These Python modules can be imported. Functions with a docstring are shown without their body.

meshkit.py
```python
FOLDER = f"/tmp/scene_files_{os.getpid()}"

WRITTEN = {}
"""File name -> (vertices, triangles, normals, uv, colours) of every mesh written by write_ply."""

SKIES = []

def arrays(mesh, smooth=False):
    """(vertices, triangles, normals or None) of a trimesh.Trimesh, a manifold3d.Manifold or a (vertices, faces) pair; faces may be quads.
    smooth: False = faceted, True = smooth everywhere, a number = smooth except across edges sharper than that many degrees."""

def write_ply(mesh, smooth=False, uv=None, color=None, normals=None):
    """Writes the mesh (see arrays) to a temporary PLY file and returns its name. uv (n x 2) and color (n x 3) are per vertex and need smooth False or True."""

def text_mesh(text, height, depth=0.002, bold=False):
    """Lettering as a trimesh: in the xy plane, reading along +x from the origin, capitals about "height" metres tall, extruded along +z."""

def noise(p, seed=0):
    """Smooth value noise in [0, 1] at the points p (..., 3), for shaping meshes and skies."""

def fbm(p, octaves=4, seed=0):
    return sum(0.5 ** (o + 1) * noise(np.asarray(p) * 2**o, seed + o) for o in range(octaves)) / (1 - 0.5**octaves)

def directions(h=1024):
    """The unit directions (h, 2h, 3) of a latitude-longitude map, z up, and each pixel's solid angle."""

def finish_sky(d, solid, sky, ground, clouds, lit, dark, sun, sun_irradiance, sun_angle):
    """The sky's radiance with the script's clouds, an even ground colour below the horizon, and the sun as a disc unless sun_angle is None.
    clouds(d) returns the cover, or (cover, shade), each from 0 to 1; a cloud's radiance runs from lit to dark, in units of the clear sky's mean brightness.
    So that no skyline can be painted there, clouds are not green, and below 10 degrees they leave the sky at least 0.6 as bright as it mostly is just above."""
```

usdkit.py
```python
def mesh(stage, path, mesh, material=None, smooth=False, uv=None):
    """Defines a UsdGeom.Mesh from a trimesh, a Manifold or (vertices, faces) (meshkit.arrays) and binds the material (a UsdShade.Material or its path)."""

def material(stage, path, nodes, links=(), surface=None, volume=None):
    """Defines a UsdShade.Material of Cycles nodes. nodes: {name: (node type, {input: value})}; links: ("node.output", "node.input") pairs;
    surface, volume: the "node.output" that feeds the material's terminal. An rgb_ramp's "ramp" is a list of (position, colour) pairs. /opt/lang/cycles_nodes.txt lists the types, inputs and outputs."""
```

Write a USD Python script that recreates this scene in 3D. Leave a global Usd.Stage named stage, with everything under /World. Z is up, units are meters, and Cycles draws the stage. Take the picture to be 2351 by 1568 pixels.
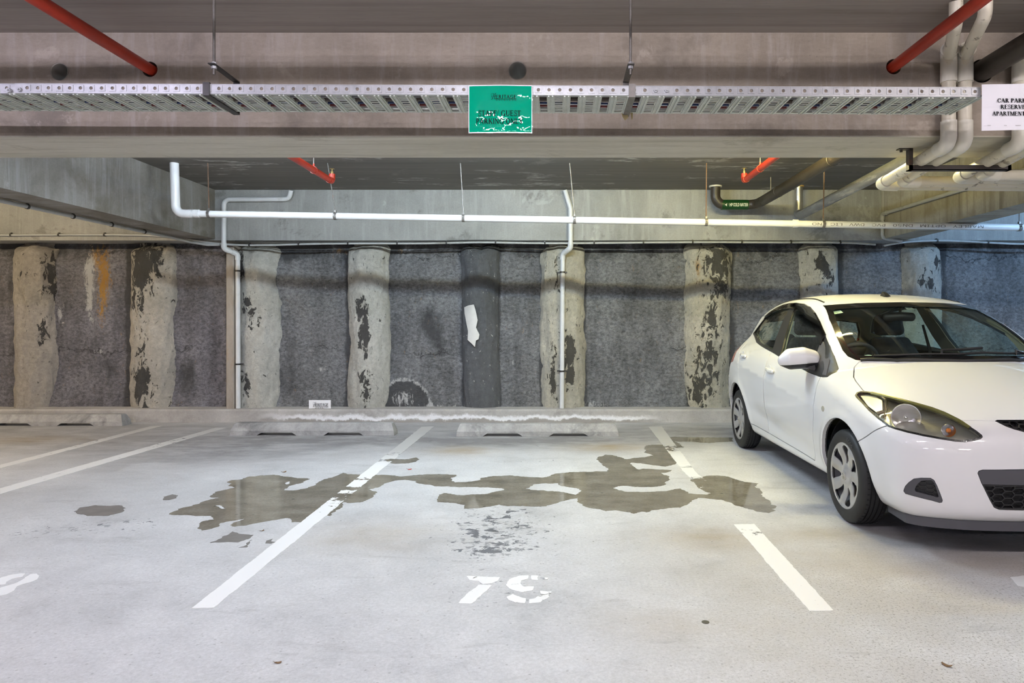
import math, random
import numpy as np, trimesh, usdkit, meshkit
import manifold3d as m3
import shapely
from shapely.geometry import Polygon, MultiPolygon, LineString, Point, box as sbox
from shapely import affinity
from shapely.ops import unary_union
from pxr import Usd, UsdGeom, UsdLux, UsdShade, Gf, Sdf, Vt

stage = Usd.Stage.CreateInMemory()
UsdGeom.SetStageUpAxis(stage, 'Z')
UsdGeom.SetStageMetersPerUnit(stage, 1.0)
UsdGeom.Xform.Define(stage, '/World')
UsdGeom.Scope.Define(stage, '/World/Looks')
stage.SetDefaultPrim(stage.GetPrimAtPath('/World'))
random.seed(7); RNG = np.random.default_rng(11)

# ------------------------------------------------------------------ camera: level, looking along +y, shifted lens
W_PX, H_PX, F_PX, VX, VY, EYE = 2351.0, 1568.0, 1550.0, 1285.0, 738.0, 1.25
cam = UsdGeom.Camera.Define(stage, '/World/Camera')
cam.AddTranslateOp().Set((0, 0, EYE)); cam.AddRotateXOp().Set(90)
cam.CreateHorizontalApertureAttr(36.0); cam.CreateVerticalApertureAttr(36.0 * H_PX / W_PX)
cam.CreateFocalLengthAttr(F_PX / W_PX * 36)
cam.CreateHorizontalApertureOffsetAttr((W_PX / 2 - VX) / W_PX * 36)
cam.CreateVerticalApertureOffsetAttr(-(H_PX / 2 - VY) / W_PX * 36)
cam.CreateClippingRangeAttr((0.05, 200.0))
cam.CreateExposureAttr(0.28)

# a faint bluish sky dome around the closed deck
dome = UsdLux.DomeLight.Define(stage, '/World/sky'); dome.CreateIntensityAttr(0.05); dome.CreateColorAttr((.8, .9, 1.0))

# fluorescent battens: (x, y, tint, strength) of each; built further down
LAMP_Z = 2.835
LAMPS = [
    # drive-aisle / front bay row, above and behind the camera
    (-6.2, .9, (.82, .76, 1.0), .85), (-3.2, .9, (.82, .78, 1.0), .85), (-.3, .9, (.94, .90, 1.0), .85), (2.7, .9, (1.0, .91, .90), .85), (5.6, .9, (1.0, .91, .92), .85),
    (-3.2, -4.2, (.82, .78, 1.0), .85), (-.3, -4.2, (.94, .90, 1.0), .85), (2.7, -4.2, (1.0, .91, .90), .85),
    # bay row against the wall
    (-9.4, 5.5, (1.0, .80, .48), 1.5), (-6.2, 5.5, (1.0, .82, .56), 1.1), (-2.7, 5.5, (.74, .86, 1.0), 1.0), (-.35, 5.5, (.70, .86, 1.0), 1.7), (1.70, 5.5, (1.0, .87, .38), 1.5), (5.9, 5.5, (.36, .62, 1.0), 1.8), (9.0, 5.5, (.45, .68, 1.0), 1.2),
]
LAMP_POWER = 350.0

# ------------------------------------------------------------------ helpers
def P(px, py, y):
    """the world point seen at pixel (px, py) of the photograph at depth y"""
    return np.array([(px - VX) / F_PX * y, y, EYE - (py - VY) / F_PX * y])

def G(px, py):
    """the floor point seen at a pixel"""
    y = EYE * F_PX / (py - VY)
    return ((px - VX) / F_PX * y, y)

_taken = {}
BASE = {}
def path_for(name, parent):
    root = str(parent.GetPath()) if parent is not None else '/World'
    n = _taken.get((root, name), 0); _taken[(root, name)] = n + 1
    return f'{root}/{name}' + (f'_{n:03d}' if n else '')

def tag(prim, label=None, cat=None, group=None, kind=None):
    for k, v in (('label', label), ('category', cat), ('group', group), ('kind', kind)):
        if v: prim.SetCustomDataByKey(k, v)
    return prim

def thing(name, label, cat, loc=(0, 0, 0), group=None, kind=None, parent=None):
    x = UsdGeom.Xform.Define(stage, path_for(name, parent))
    b = np.array(loc, float)
    here = b - (BASE.get(str(parent.GetPath()), np.zeros(3)) if parent is not None else 0)
    x.AddTranslateOp().Set(tuple(map(float, here)))
    BASE[str(x.GetPath())] = b
    return tag(x.GetPrim(), label, cat, group, kind)

def as_mesh(m):
    if hasattr(m, 'to_mesh'):
        t = m.to_mesh()
        return trimesh.Trimesh(np.asarray(t.vert_properties)[:, :3], np.asarray(t.tri_verts), process=False)
    if isinstance(m, (list, tuple)) and len(m) and hasattr(m[0], 'vertices'):
        return trimesh.util.concatenate(list(m))
    if isinstance(m, (tuple, list)):
        v, f = np.asarray(m[0], float), np.asarray(m[1], int)
        if f.shape[1] == 4: f = np.vstack([f[:, [0, 1, 2]], f[:, [0, 2, 3]]])
        return trimesh.Trimesh(v, f, process=False)
    return m

def obj(name, m, mat, parent=None, label=None, smooth=35, attrs=None, cat=None, group=None, kind=None, normals=None):
    """one Mesh prim; vertices are given in world coordinates"""
    m = as_mesh(m)
    v = np.array(m.vertices, float)
    p = path_for(name, parent)
    if parent is not None: v = v - BASE.get(str(parent.GetPath()), np.zeros(3))
    if attrs is not None or normals is not None:
        g = usdkit.mesh(stage, p, (v, np.array(m.faces)), mat, smooth=(True if smooth and normals is None else False))
        if normals is not None:
            g.CreateNormalsAttr(Vt.Vec3fArray.FromNumpy(np.asarray(normals, np.float32))); g.SetNormalsInterpolation('vertex')
        for k, a in (attrs or {}).items():
            UsdGeom.PrimvarsAPI(g).CreatePrimvar(k, Sdf.ValueTypeNames.FloatArray, 'vertex').Set(Vt.FloatArray.FromNumpy(np.asarray(a, np.float32)))
    else:
        g = usdkit.mesh(stage, p, trimesh.Trimesh(v, np.array(m.faces), process=False), mat, smooth=smooth)
    return tag(g.GetPrim(), label, cat, group, kind)

def box(lo, hi):
    lo, hi = np.array(lo, float), np.array(hi, float)
    m = trimesh.creation.box(hi - lo); m.apply_translation((lo + hi) / 2); return m

def bevel_box(lo, hi, r=.006):
    lo, hi = np.array(lo, float), np.array(hi, float)
    pts = []
    for i in np.ndindex(2, 2, 2):
        c = np.where(np.array(i) == 0, lo, hi); s = np.where(np.array(i) == 0, 1, -1)
        for k in range(3):
            q = c + s * r; q[k] = c[k]; pts.append(q)
    return trimesh.convex.convex_hull(np.array(pts))

def round_corners(pts, radius, n=7):
    """a polyline whose corners are replaced by arcs"""
    pts = [np.array(p, float) for p in pts]; out = [pts[0]]
    for a, b, c in zip(pts[:-2], pts[1:-1], pts[2:]):
        u, w = a - b, c - b
        lu, lw = np.linalg.norm(u), np.linalg.norm(w); u, w = u / lu, w / lw
        ang = math.acos(np.clip(u @ w, -1, 1))
        if ang > math.pi - .02: out.append(b); continue
        d = min(radius / math.tan(ang / 2), .49 * lu, .49 * lw); r = d * math.tan(ang / 2)
        bis = (u + w) / np.linalg.norm(u + w); cen = b + bis * (r / math.sin(ang / 2))
        s, e = b + u * d - cen, b + w * d - cen
        phi = math.acos(np.clip(s @ e / (r * r), -1, 1))
        for t in np.linspace(0, 1, n):
            out.append(cen + (math.sin((1 - t) * phi) * s + math.sin(t * phi) * e) / math.sin(phi))
    return out + [pts[-1]]

def tube(pts, r, n=16, caps=True):
    """a swept round bar; r a radius or one for each point"""
    p = np.array(pts, float); r = np.broadcast_to(np.array(r, float), (len(p),))
    t = np.gradient(p, axis=0) if len(p) > 2 else np.repeat((p[1:] - p[:1]), 2, 0)
    d = np.diff(p, axis=0); d /= np.maximum(np.linalg.norm(d, axis=1, keepdims=True), 1e-12)
    t = np.vstack([d[:1], d[:-1] + d[1:], d[-1:]]); t /= np.maximum(np.linalg.norm(t, axis=1, keepdims=True), 1e-12)
    a = np.array([0, 0, 1.0]) if abs(t[0][2]) < .9 else np.array([1.0, 0, 0])
    x = np.cross(a, t[0]); x /= np.linalg.norm(x); rings = []
    ph = np.linspace(0, 2 * np.pi, n, endpoint=False)
    for i in range(len(p)):
        x = x - t[i] * (x @ t[i]); x /= np.linalg.norm(x); y = np.cross(t[i], x)
        k = 1.0
        rings.append(p[i] + r[i] * k * (np.cos(ph)[:, None] * x + np.sin(ph)[:, None] * y))
    v = np.vstack(rings); f = []
    for i in range(len(p) - 1):
        for j in range(n):
            q = (j + 1) % n
            f += [(i * n + j, i * n + q, (i + 1) * n + q), (i * n + j, (i + 1) * n + q, (i + 1) * n + j)]
    if caps:
        v = np.vstack([v, p[0], p[-1]])
        for j in range(n):
            q = (j + 1) % n
            f += [(len(v) - 2, q, j), (len(v) - 1, (len(p) - 1) * n + j, (len(p) - 1) * n + q)]
    return trimesh.Trimesh(v, np.array(f), process=False)

def cyl(a, b, r, n=20): return tube([a, b], r, n)

def extrude(poly, h, z0=0.0):
    ps = [g for g in getattr(poly, 'geoms', [poly]) if g.area > 1e-9]
    ms = []
    for g in ps:
        m = trimesh.creation.extrude_polygon(g, h, engine='earcut'); m.apply_translation((0, 0, z0)); ms.append(m)
    return trimesh.util.concatenate(ms)

def grid_extrude(poly, h, step, z0=0.0):
    """an extruded flat shape cut into cells, so that its vertices can carry maps or be bent"""
    x0, y0, x1, y1 = poly.bounds; tops, rims = [], []
    from shapely.prepared import prep
    pp = prep(poly)
    for i in range(int((x1 - x0) / step) + 1):
        for j in range(int((y1 - y0) / step) + 1):
            c = sbox(x0 + i * step, y0 + j * step, x0 + (i + 1) * step, y0 + (j + 1) * step)
            if pp.contains(c): g = c
            elif pp.intersects(c): g = poly.intersection(c)
            else: continue
            for q in getattr(g, 'geoms', [g]):
                if q.geom_type == 'Polygon' and q.area > 1e-9:
                    v, f = trimesh.creation.triangulate_polygon(q, engine='earcut'); tops.append((v, f))
    V, F, n = [], [], 0
    for v, f in tops:
        e = v[f[:, 1]] - v[f[:, 0]]; k = v[f[:, 2]] - v[f[:, 0]]; f = np.where((e[:, 0] * k[:, 1] - e[:, 1] * k[:, 0] > 0)[:, None], f, f[:, ::-1])
        V.append(np.c_[v, np.full(len(v), z0 + h)]); F.append(f + n); n += len(v)
        V.append(np.c_[v, np.full(len(v), z0)]); F.append(f[:, ::-1] + n); n += len(v)
    for g in getattr(poly, 'geoms', [poly]):
        for ring in [g.exterior] + list(g.interiors):
            r = np.array(shapely.geometry.polygon.orient(Polygon(ring)).exterior.segmentize(step).coords); a = 0
            if ring is not g.exterior: r = r[::-1]
            m = len(r); V.append(np.vstack([np.c_[r, np.full(m, z0)], np.c_[r, np.full(m, z0 + h)]]))
            F.append(np.array([t for i in range(m - 1) for t in ((n + i, n + i + 1, n + m + i + 1), (n + i, n + m + i + 1, n + m + i))])); n += 2 * m
    m = trimesh.Trimesh(np.vstack(V), np.vstack(F), process=False); m.merge_vertices(digits_vertex=6); return m

def frame(m, o, ex, ey):
    """place a mesh modelled in xy (z out) at o with axes ex, ey"""
    ex, ey = np.array(ex, float), np.array(ey, float); ex /= np.linalg.norm(ex); ey = ey - ex * (ey @ ex); ey /= np.linalg.norm(ey)
    T = np.eye(4); T[:3, 0], T[:3, 1], T[:3, 2], T[:3, 3] = ex, ey, np.cross(ex, ey), o
    m = m.copy(); m.apply_transform(T); return m

def solid(m):
    m = as_mesh(m)
    return m3.Manifold(m3.Mesh(np.asarray(m.vertices, np.float32), np.asarray(m.faces, np.uint32)))

def lathe(profile, n=48, axis_o=(0, 0, 0), ax=(0, 0, 1)):
    """profile: (radius, along) points, revolved about the axis"""
    pr = np.array(profile, float); ph = np.linspace(0, 2 * np.pi, n, endpoint=False)
    ax = np.array(ax, float); ax /= np.linalg.norm(ax)
    a = np.array([0, 0, 1.0]) if abs(ax[2]) < .9 else np.array([1.0, 0, 0])
    x = np.cross(a, ax); x /= np.linalg.norm(x); y = np.cross(ax, x)
    v = np.array(axis_o) + pr[:, None, 0:1] * (np.cos(ph)[None, :, None] * x + np.sin(ph)[None, :, None] * y) + pr[:, None, 1:2] * ax
    f = []
    for i in range(len(pr) - 1):
        for j in range(n):
            q = (j + 1) % n
            f += [(i * n + j, (i + 1) * n + q, i * n + q), (i * n + j, (i + 1) * n + j, (i + 1) * n + q)]
    m = trimesh.Trimesh(v.reshape(-1, 3), np.array(f), process=False)
    m.update_faces(m.area_faces > 1e-12); return m

# ------------------------------------------------------------------ materials
def M(name, nodes, links=(), surface='p.BSDF'):
    return usdkit.material(stage, '/World/Looks/' + name, nodes, links, surface)

def plain(name, col, rough=.5, metal=0.0, **k):
    return M(name, {'p': ('principled_bsdf', {'base_color': col, 'roughness': rough, 'metallic': metal, **k})})

def mottled(name, c0, c1, scale=6.0, rough=.6, metal=0.0, stretch=(1, 1, 1), bump=.0, detail=6, dirt=None, dirt_at=(.55, .7), dirt_scale=3.0, fine=120.0, **k):
    """two tones mixed by noise in world space, optional dirt patches and a fine bump"""
    n = {'g': ('geometry', {}), 'm': ('mapping', {'scale': stretch}), 'n': ('noise_texture', {'scale': scale, 'detail': detail, 'roughness': .62}),
         'r': ('rgb_ramp', {'ramp': [(.28, c0), (.72, c1)]}), 'p': ('principled_bsdf', {'roughness': rough, 'metallic': metal, **k})}
    l = [('g.position', 'm.vector'), ('m.vector', 'n.vector'), ('n.fac', 'r.fac')]
    last = 'r.color'
    if dirt is not None:
        n['dn'] = ('noise_texture', {'scale': dirt_scale, 'detail': 8, 'roughness': .68})
        n['dr'] = ('map_range', {'from_min': dirt_at[0], 'from_max': dirt_at[1], 'clamp': True})
        n['dm'] = ('mix', {'color2': dirt})
        l += [('m.vector', 'dn.vector'), ('dn.fac', 'dr.value'), ('dr.result', 'dm.fac'), (last, 'dm.color1')]; last = 'dm.color'
    l.append((last, 'p.base_color'))
    if bump:
        n['bn'] = ('noise_texture', {'scale': fine, 'detail': 4, 'roughness': .6}); n['b'] = ('bump', {'strength': .6, 'distance': bump})
        l += [('g.position', 'bn.vector'), ('bn.fac', 'b.height'), ('b.normal', 'p.normal')]
    return M(name, n, l)
# ------------------------------------------------------------------ concrete
CEIL, BEAM_Y0, BEAM_Y1, BEAM_Z, WALL_BEAM_Y, WALL_BEAM_Z, CURB_Y = 2.88, 3.81, 4.287, 2.29, 8.36, 2.253, 8.35

def concrete(name, lo, mid, hi, stretch=(1, 1, 1), scale=1.6, rough=.75, streak=None, streak_scale=(2, 2, .25), stain=None, stain_at=(.56, .70), pore=.35, bump=.003, pale=None, extra=None):
    n = {'g': ('geometry', {}), 'm': ('mapping', {'scale': stretch}),
         'n': ('noise_texture', {'scale': scale, 'detail': 9, 'roughness': .66, 'distortion': .4}),
         'r': ('rgb_ramp', {'ramp': [(.25, lo), (.5, mid), (.75, hi)]}),
         'f': ('noise_texture', {'scale': 55.0, 'detail': 5, 'roughness': .7}), 'fr': ('map_range', {'from_min': .3, 'from_max': .7, 'to_min': .90, 'to_max': 1.08}),
         'fm': ('mix', {'mix_type': 'multiply', 'fac': 1.0}),
         'v': ('voronoi_texture', {'scale': 26.0}), 'vr': ('map_range', {'from_min': .06, 'from_max': .11, 'to_min': pore, 'to_max': 0.0, 'clamp': True}), 'vm': ('mix', {'color2': tuple(.35 * c for c in lo)}),
         'vn': ('noise_texture', {'scale': 3.1, 'detail': 2}), 'vs': ('map_range', {'from_min': .52, 'from_max': .60, 'clamp': True}), 'vv': ('math', {'math_type': 'multiply'}),
         'b': ('bump', {'strength': .5, 'distance': bump}), 'p': ('principled_bsdf', {'roughness': rough})}
    l = [('g.position', 'm.vector'), ('m.vector', 'n.vector'), ('n.fac', 'r.fac'), ('m.vector', 'f.vector'), ('f.fac', 'fr.value'), ('r.color', 'fm.color1'), ('fr.result', 'fm.color2'),
         ('g.position', 'v.vector'), ('v.distance', 'vr.value'), ('g.position', 'vn.vector'), ('vn.fac', 'vs.value'), ('vr.result', 'vv.value1'), ('vs.result', 'vv.value2'), ('vv.value', 'vm.fac'), ('fm.color', 'vm.color1'),
         ('f.fac', 'b.height'), ('b.normal', 'p.normal')]
    last = 'vm.color'
    def layer(tagname, colour, sc, mscale, at, amount=1.0, detail=8, loc=(0, 0, 0)):
        nonlocal last
        n.update({tagname + 'm': ('mapping', {'scale': mscale, 'location': loc}), tagname + 'n': ('noise_texture', {'scale': sc, 'detail': detail, 'roughness': .68, 'distortion': .3}),
                  tagname + 'r': ('map_range', {'from_min': at[0], 'from_max': at[1], 'to_max': amount, 'clamp': True}), tagname + 'x': ('mix', {'color2': colour})})
        l.extend([('g.position', tagname + 'm.vector'), (tagname + 'm.vector', tagname + 'n.vector'), (tagname + 'n.fac', tagname + 'r.value'), (tagname + 'r.result', tagname + 'x.fac'), (last, tagname + 'x.color1')])
        last = tagname + 'x.color'
    if streak is not None: layer('k', streak, 3.0, streak_scale, (.50, .72), .8)
    if stain is not None: layer('s', stain, 1.9, (1, 1, 1), stain_at, .75)
    if pale is not None: layer('w', pale, 2.3, (1, 1, .8), (.60, .64), .6, loc=(3, 1, 5))
    for e in (extra or []): last = e(n, l, last)
    l.append((last, 'p.base_color'))
    return M(name, n, l)

c_beam = concrete('beam_concrete', (.21, .176, .140), (.305, .258, .206), (.40, .345, .280), scale=1.3, streak=(.42, .375, .335), streak_scale=(3.5, 3.5, .5), stain=(.18, .153, .125), stain_at=(.53, .66), stretch=(.6, 1, 1.2), pale=(.46, .40, .335))
c_ring = concrete('ring_beam_concrete', (.20, .20, .19), (.285, .285, .27), (.36, .36, .34), scale=1.1, streak=(.38, .38, .365), streak_scale=(4, 4, .35), stain=(.165, .16, .15), stain_at=(.58, .64), pale=(.41, .41, .395))
c_lbeam = concrete('left_beam_concrete', (.115, .105, .088), (.20, .186, .162), (.27, .258, .238), scale=1.5, streak=(.32, .315, .31), streak_scale=(1, 4, .22), stain=(.12, .105, .075), stain_at=(.53, .66), pale=(.33, .325, .31))
def salt_cracks(n, l, last):
    n.update({'qm': ('mapping', {'scale': (.22, 1.5, 1)}), 'qn': ('noise_texture', {'scale': 1.0, 'detail': 7, 'roughness': .6}), 'qs': ('math', {'math_type': 'subtract', 'value2': .5}), 'qa': ('math', {'math_type': 'absolute'}), 'qr': ('map_range', {'from_min': .003, 'from_max': .010, 'to_min': .75, 'to_max': 0, 'clamp': True}),
              'q2': ('noise_texture', {'scale': 1.3, 'detail': 5, 'roughness': .7}), 'q2r': ('map_range', {'from_min': .5, 'from_max': .58, 'clamp': True}), 'qq': ('math', {'math_type': 'multiply'}), 'qx': ('mix', {'color2': (.55, .54, .50)})})
    l.extend([('g.position', 'qm.vector'), ('qm.vector', 'qn.vector'), ('qn.fac', 'qs.value1'), ('qs.value', 'qa.value1'), ('qa.value', 'qr.value'), ('g.position', 'q2.vector'), ('q2.fac', 'q2r.value'), ('qr.result', 'qq.value1'), ('q2r.result', 'qq.value2'), ('qq.value', 'qx.fac'), (last, 'qx.color1')])
    return 'qx.color'
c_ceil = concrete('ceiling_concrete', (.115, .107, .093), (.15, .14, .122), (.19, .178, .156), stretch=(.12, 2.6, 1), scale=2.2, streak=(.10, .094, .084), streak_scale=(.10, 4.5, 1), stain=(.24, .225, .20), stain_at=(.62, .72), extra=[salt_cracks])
c_curb = concrete('curb_concrete', (.33, .315, .30), (.44, .42, .40), (.53, .51, .49), scale=3, stain=(.24, .225, .21), stain_at=(.58, .7))
c_plain = concrete('far_wall_concrete', (.40, .39, .37), (.47, .46, .44), (.54, .53, .51), scale=.8)

# ------------------------------------------------------------------ floor, with maps of grime for the vertices
def blob(X, Y, px, py, rx, ry, a=0.0):
    cx, cy = G(px, py)
    dx, dy = X - cx, Y - cy
    c, s = math.cos(a), math.sin(a)
    return np.exp(-(((dx * c + dy * s) / rx) ** 2 + ((-dx * s + dy * c) / ry) ** 2))

gx = np.unique(np.r_[np.linspace(-14, -6.2, 20), np.arange(-6.2, 6.2, .05), np.linspace(6.2, 13, 16)])
gy = np.unique(np.r_[np.linspace(-7, 2.0, 30), np.arange(2.0, 8.5, .05), 8.75])
FX, FY = np.meshgrid(gx, gy, indexing='ij')
oil = (1.0 * blob(FX, FY, 1150, 1195, .42, .55) + .75 * blob(FX, FY, 1130, 1260, .30, .30) + .9 * blob(FX, FY, 150, 1218, .55, .16, .18) + .5 * blob(FX, FY, 280, 1195, .3, .12)
       + .55 * blob(FX, FY, 500, 1040, .7, .28) + .5 * blob(FX, FY, 60, 1000, 1.0, .35) + .45 * blob(FX, FY, 1180, 1060, .9, .35) + .45 * blob(FX, FY, 1240, 1010, 1.6, .25) + .35 * blob(FX, FY, 720, 1015, 1.3, .3)
       + .55 * blob(FX, FY, 1120, 1360, .35, .3) + .8 * blob(FX, FY, 2260, 1222, .5, .12) + .3 * blob(FX, FY, 2050, 1215, .35, .12)
       + .5 * blob(FX, FY, 1800, 1080, .3, .3) + .5 * blob(FX, FY, 1640, 990, 1.0, .25))
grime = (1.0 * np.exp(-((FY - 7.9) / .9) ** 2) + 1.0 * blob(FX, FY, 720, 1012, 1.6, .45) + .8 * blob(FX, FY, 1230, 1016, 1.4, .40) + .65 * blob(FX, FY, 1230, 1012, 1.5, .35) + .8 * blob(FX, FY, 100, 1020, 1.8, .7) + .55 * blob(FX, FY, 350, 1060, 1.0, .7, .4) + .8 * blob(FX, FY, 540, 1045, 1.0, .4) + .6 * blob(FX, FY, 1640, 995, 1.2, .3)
         + .9 * blob(FX, FY, 2230, 1235, .9, .35) + .55 * blob(FX, FY, 2600, 1120, 1.2, 1.5) + .4 * blob(FX, FY, 250, 1130, .8, .5))
tan = (.9 * blob(FX, FY, 1060, 1035, .32, .22) + 1.0 * blob(FX, FY, 1395, 1027, .38, .20) + .55 * blob(FX, FY, 60, 1010, .7, .25) + .45 * blob(FX, FY, 860, 1230, .4, .3) + .6 * blob(FX, FY, 1620, 1235, .35, .2)
       + .5 * blob(FX, FY, 1950, 1225, .35, .12) + .35 * blob(FX, FY, 1560, 1430, .35, .15) + .4 * blob(FX, FY, 2150, 1300, .8, .3))
worn = np.clip((FX - .1) / 1.2, 0, 1) * np.clip((4.2 - FY) / 1.0, 0, 1)
idx = np.arange(FX.size).reshape(FX.shape)
fq = np.stack([idx[:-1, :-1], idx[1:, :-1], idx[1:, 1:], idx[:-1, 1:]], -1).reshape(-1, 4)
floor_mesh = trimesh.Trimesh(np.stack([FX.ravel(), FY.ravel(), np.zeros(FX.size)], -1), np.vstack([fq[:, :3], fq[:, [0, 2, 3]]]), process=False)

def floor_nodes(wet=False):
    n = {'g': ('geometry', {}), 'n': ('noise_texture', {'scale': 1.9, 'detail': 12, 'roughness': .74, 'distortion': .15}), 'r': ('rgb_ramp', {'ramp': [(.28, (.40, .40, .405)), (.45, (.53, .53, .54)), (.60, (.60, .60, .61)), (.72, (.66, .66, .67))]}),
         'f': ('noise_texture', {'scale': 60.0, 'detail': 7, 'roughness': .85}), 'fr': ('map_range', {'from_min': .3, 'from_max': .7, 'to_min': .74, 'to_max': 1.15}), 'fm': ('mix', {'mix_type': 'multiply', 'fac': 1.0}),
         # aggregate showing where the surface is worn
         'wa': ('attribute', {'attribute': 'worn'}), 'wv': ('noise_texture', {'scale': 95.0, 'detail': 3, 'roughness': .8}), 'wr': ('map_range', {'from_min': .53, 'from_max': .66, 'clamp': True}), 'wm': ('math', {'math_type': 'multiply'}), 'wx': ('mix', {'color2': (.22, .21, .20)}),
         'wb': ('mix', {'color2': (.46, .445, .43)}), 'wbn': ('noise_texture', {'scale': 2.6, 'detail': 7}), 'wbr': ('map_range', {'from_min': .35, 'from_max': .6, 'to_max': .65, 'clamp': True}), 'wbm': ('math', {'math_type': 'multiply'}),
         # grime: broad smudges
         'ga': ('attribute', {'attribute': 'grime'}), 'gm': ('mapping', {'scale': (1, 2.2, 1)}), 'gn': ('noise_texture', {'scale': 2.4, 'detail': 8, 'roughness': .7}), 'gs': ('map_range', {'from_min': .36, 'from_max': .66, 'to_min': .40, 'clamp': True}), 'gx': ('math', {'math_type': 'multiply'}), 'gc': ('math', {'math_type': 'multiply', 'value2': .8, 'use_clamp': True}), 'gmx': ('mix', {'color2': (.215, .21, .215)}),
         # tan rust
         'ta': ('attribute', {'attribute': 'tan'}), 'tx': ('math', {'math_type': 'multiply'}), 'tmx': ('mix', {'color2': (.33, .25, .14)}),
         # oil: spots of two sizes, more of them where the map is high
         'oa': ('attribute', {'attribute': 'oil'}), 'om': ('mapping', {'scale': (1, 1.1, 1)}),
         'o1': ('noise_texture', {'scale': 10.5, 'detail': 6, 'roughness': .62, 'distortion': .5}), 'o1t': ('math', {'math_type': 'multiply_add', 'value2': .20}), 'o1r': ('map_range', {'from_min': .755, 'from_max': .78, 'to_max': .85, 'clamp': True}),
         'o2': ('noise_texture', {'scale': 19.0, 'detail': 4, 'roughness': .6, 'distortion': .3}), 'o2t': ('math', {'math_type': 'multiply_add', 'value2': .18}), 'o2r': ('map_range', {'from_min': .72, 'from_max': .80, 'to_max': .55, 'clamp': True}),
         'ox': ('math', {'math_type': 'maximum'}), 'omx': ('mix', {'color2': (.062, .066, .078)}),
         'sp': ('voronoi_texture', {'scale': 5.0}), 'spr': ('map_range', {'from_min': .018, 'from_max': .030, 'to_min': .8, 'to_max': 0., 'clamp': True}), 'spx': ('mix', {'color2': (.10, .09, .085)}),
         'sm': ('mapping', {'scale': (.55, 2.0, 1)}), 'sn': ('noise_texture', {'scale': 2.6, 'detail': 9, 'roughness': .72, 'distortion': .6}), 'sr': ('map_range', {'from_min': .57, 'from_max': .70, 'to_max': .38, 'clamp': True}), 'sx': ('mix', {'color2': (.24, .235, .235)}),
         's2': ('voronoi_texture', {'scale': 21.0}), 's2r': ('map_range', {'from_min': .07, 'from_max': .13, 'to_min': .42, 'to_max': 0., 'clamp': True}), 's2x': ('mix', {'color2': (.17, .16, .155)}),
         'cr': ('voronoi_texture', {'scale': .33, 'feature': 'distance_to_edge'}), 'crn': ('noise_texture', {'scale': 2.2, 'detail': 7, 'roughness': .65}), 'crv': ('vector_math', {'math_type': 'multiply_add', 'vector2': (.55, .55, 0)}), 'crr': ('map_range', {'from_min': .0004, 'from_max': .0016, 'to_min': .16, 'to_max': 0., 'clamp': True}), 'crx': ('mix', {'color2': (.25, .24, .235)}),
         'b': ('bump', {'strength': .35, 'distance': .002}), 'rr': ('map_range', {'from_min': .3, 'from_max': .7, 'to_min': .42, 'to_max': .62}), 'p': ('principled_bsdf', {'specular_ior_level': .35})}
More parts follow.
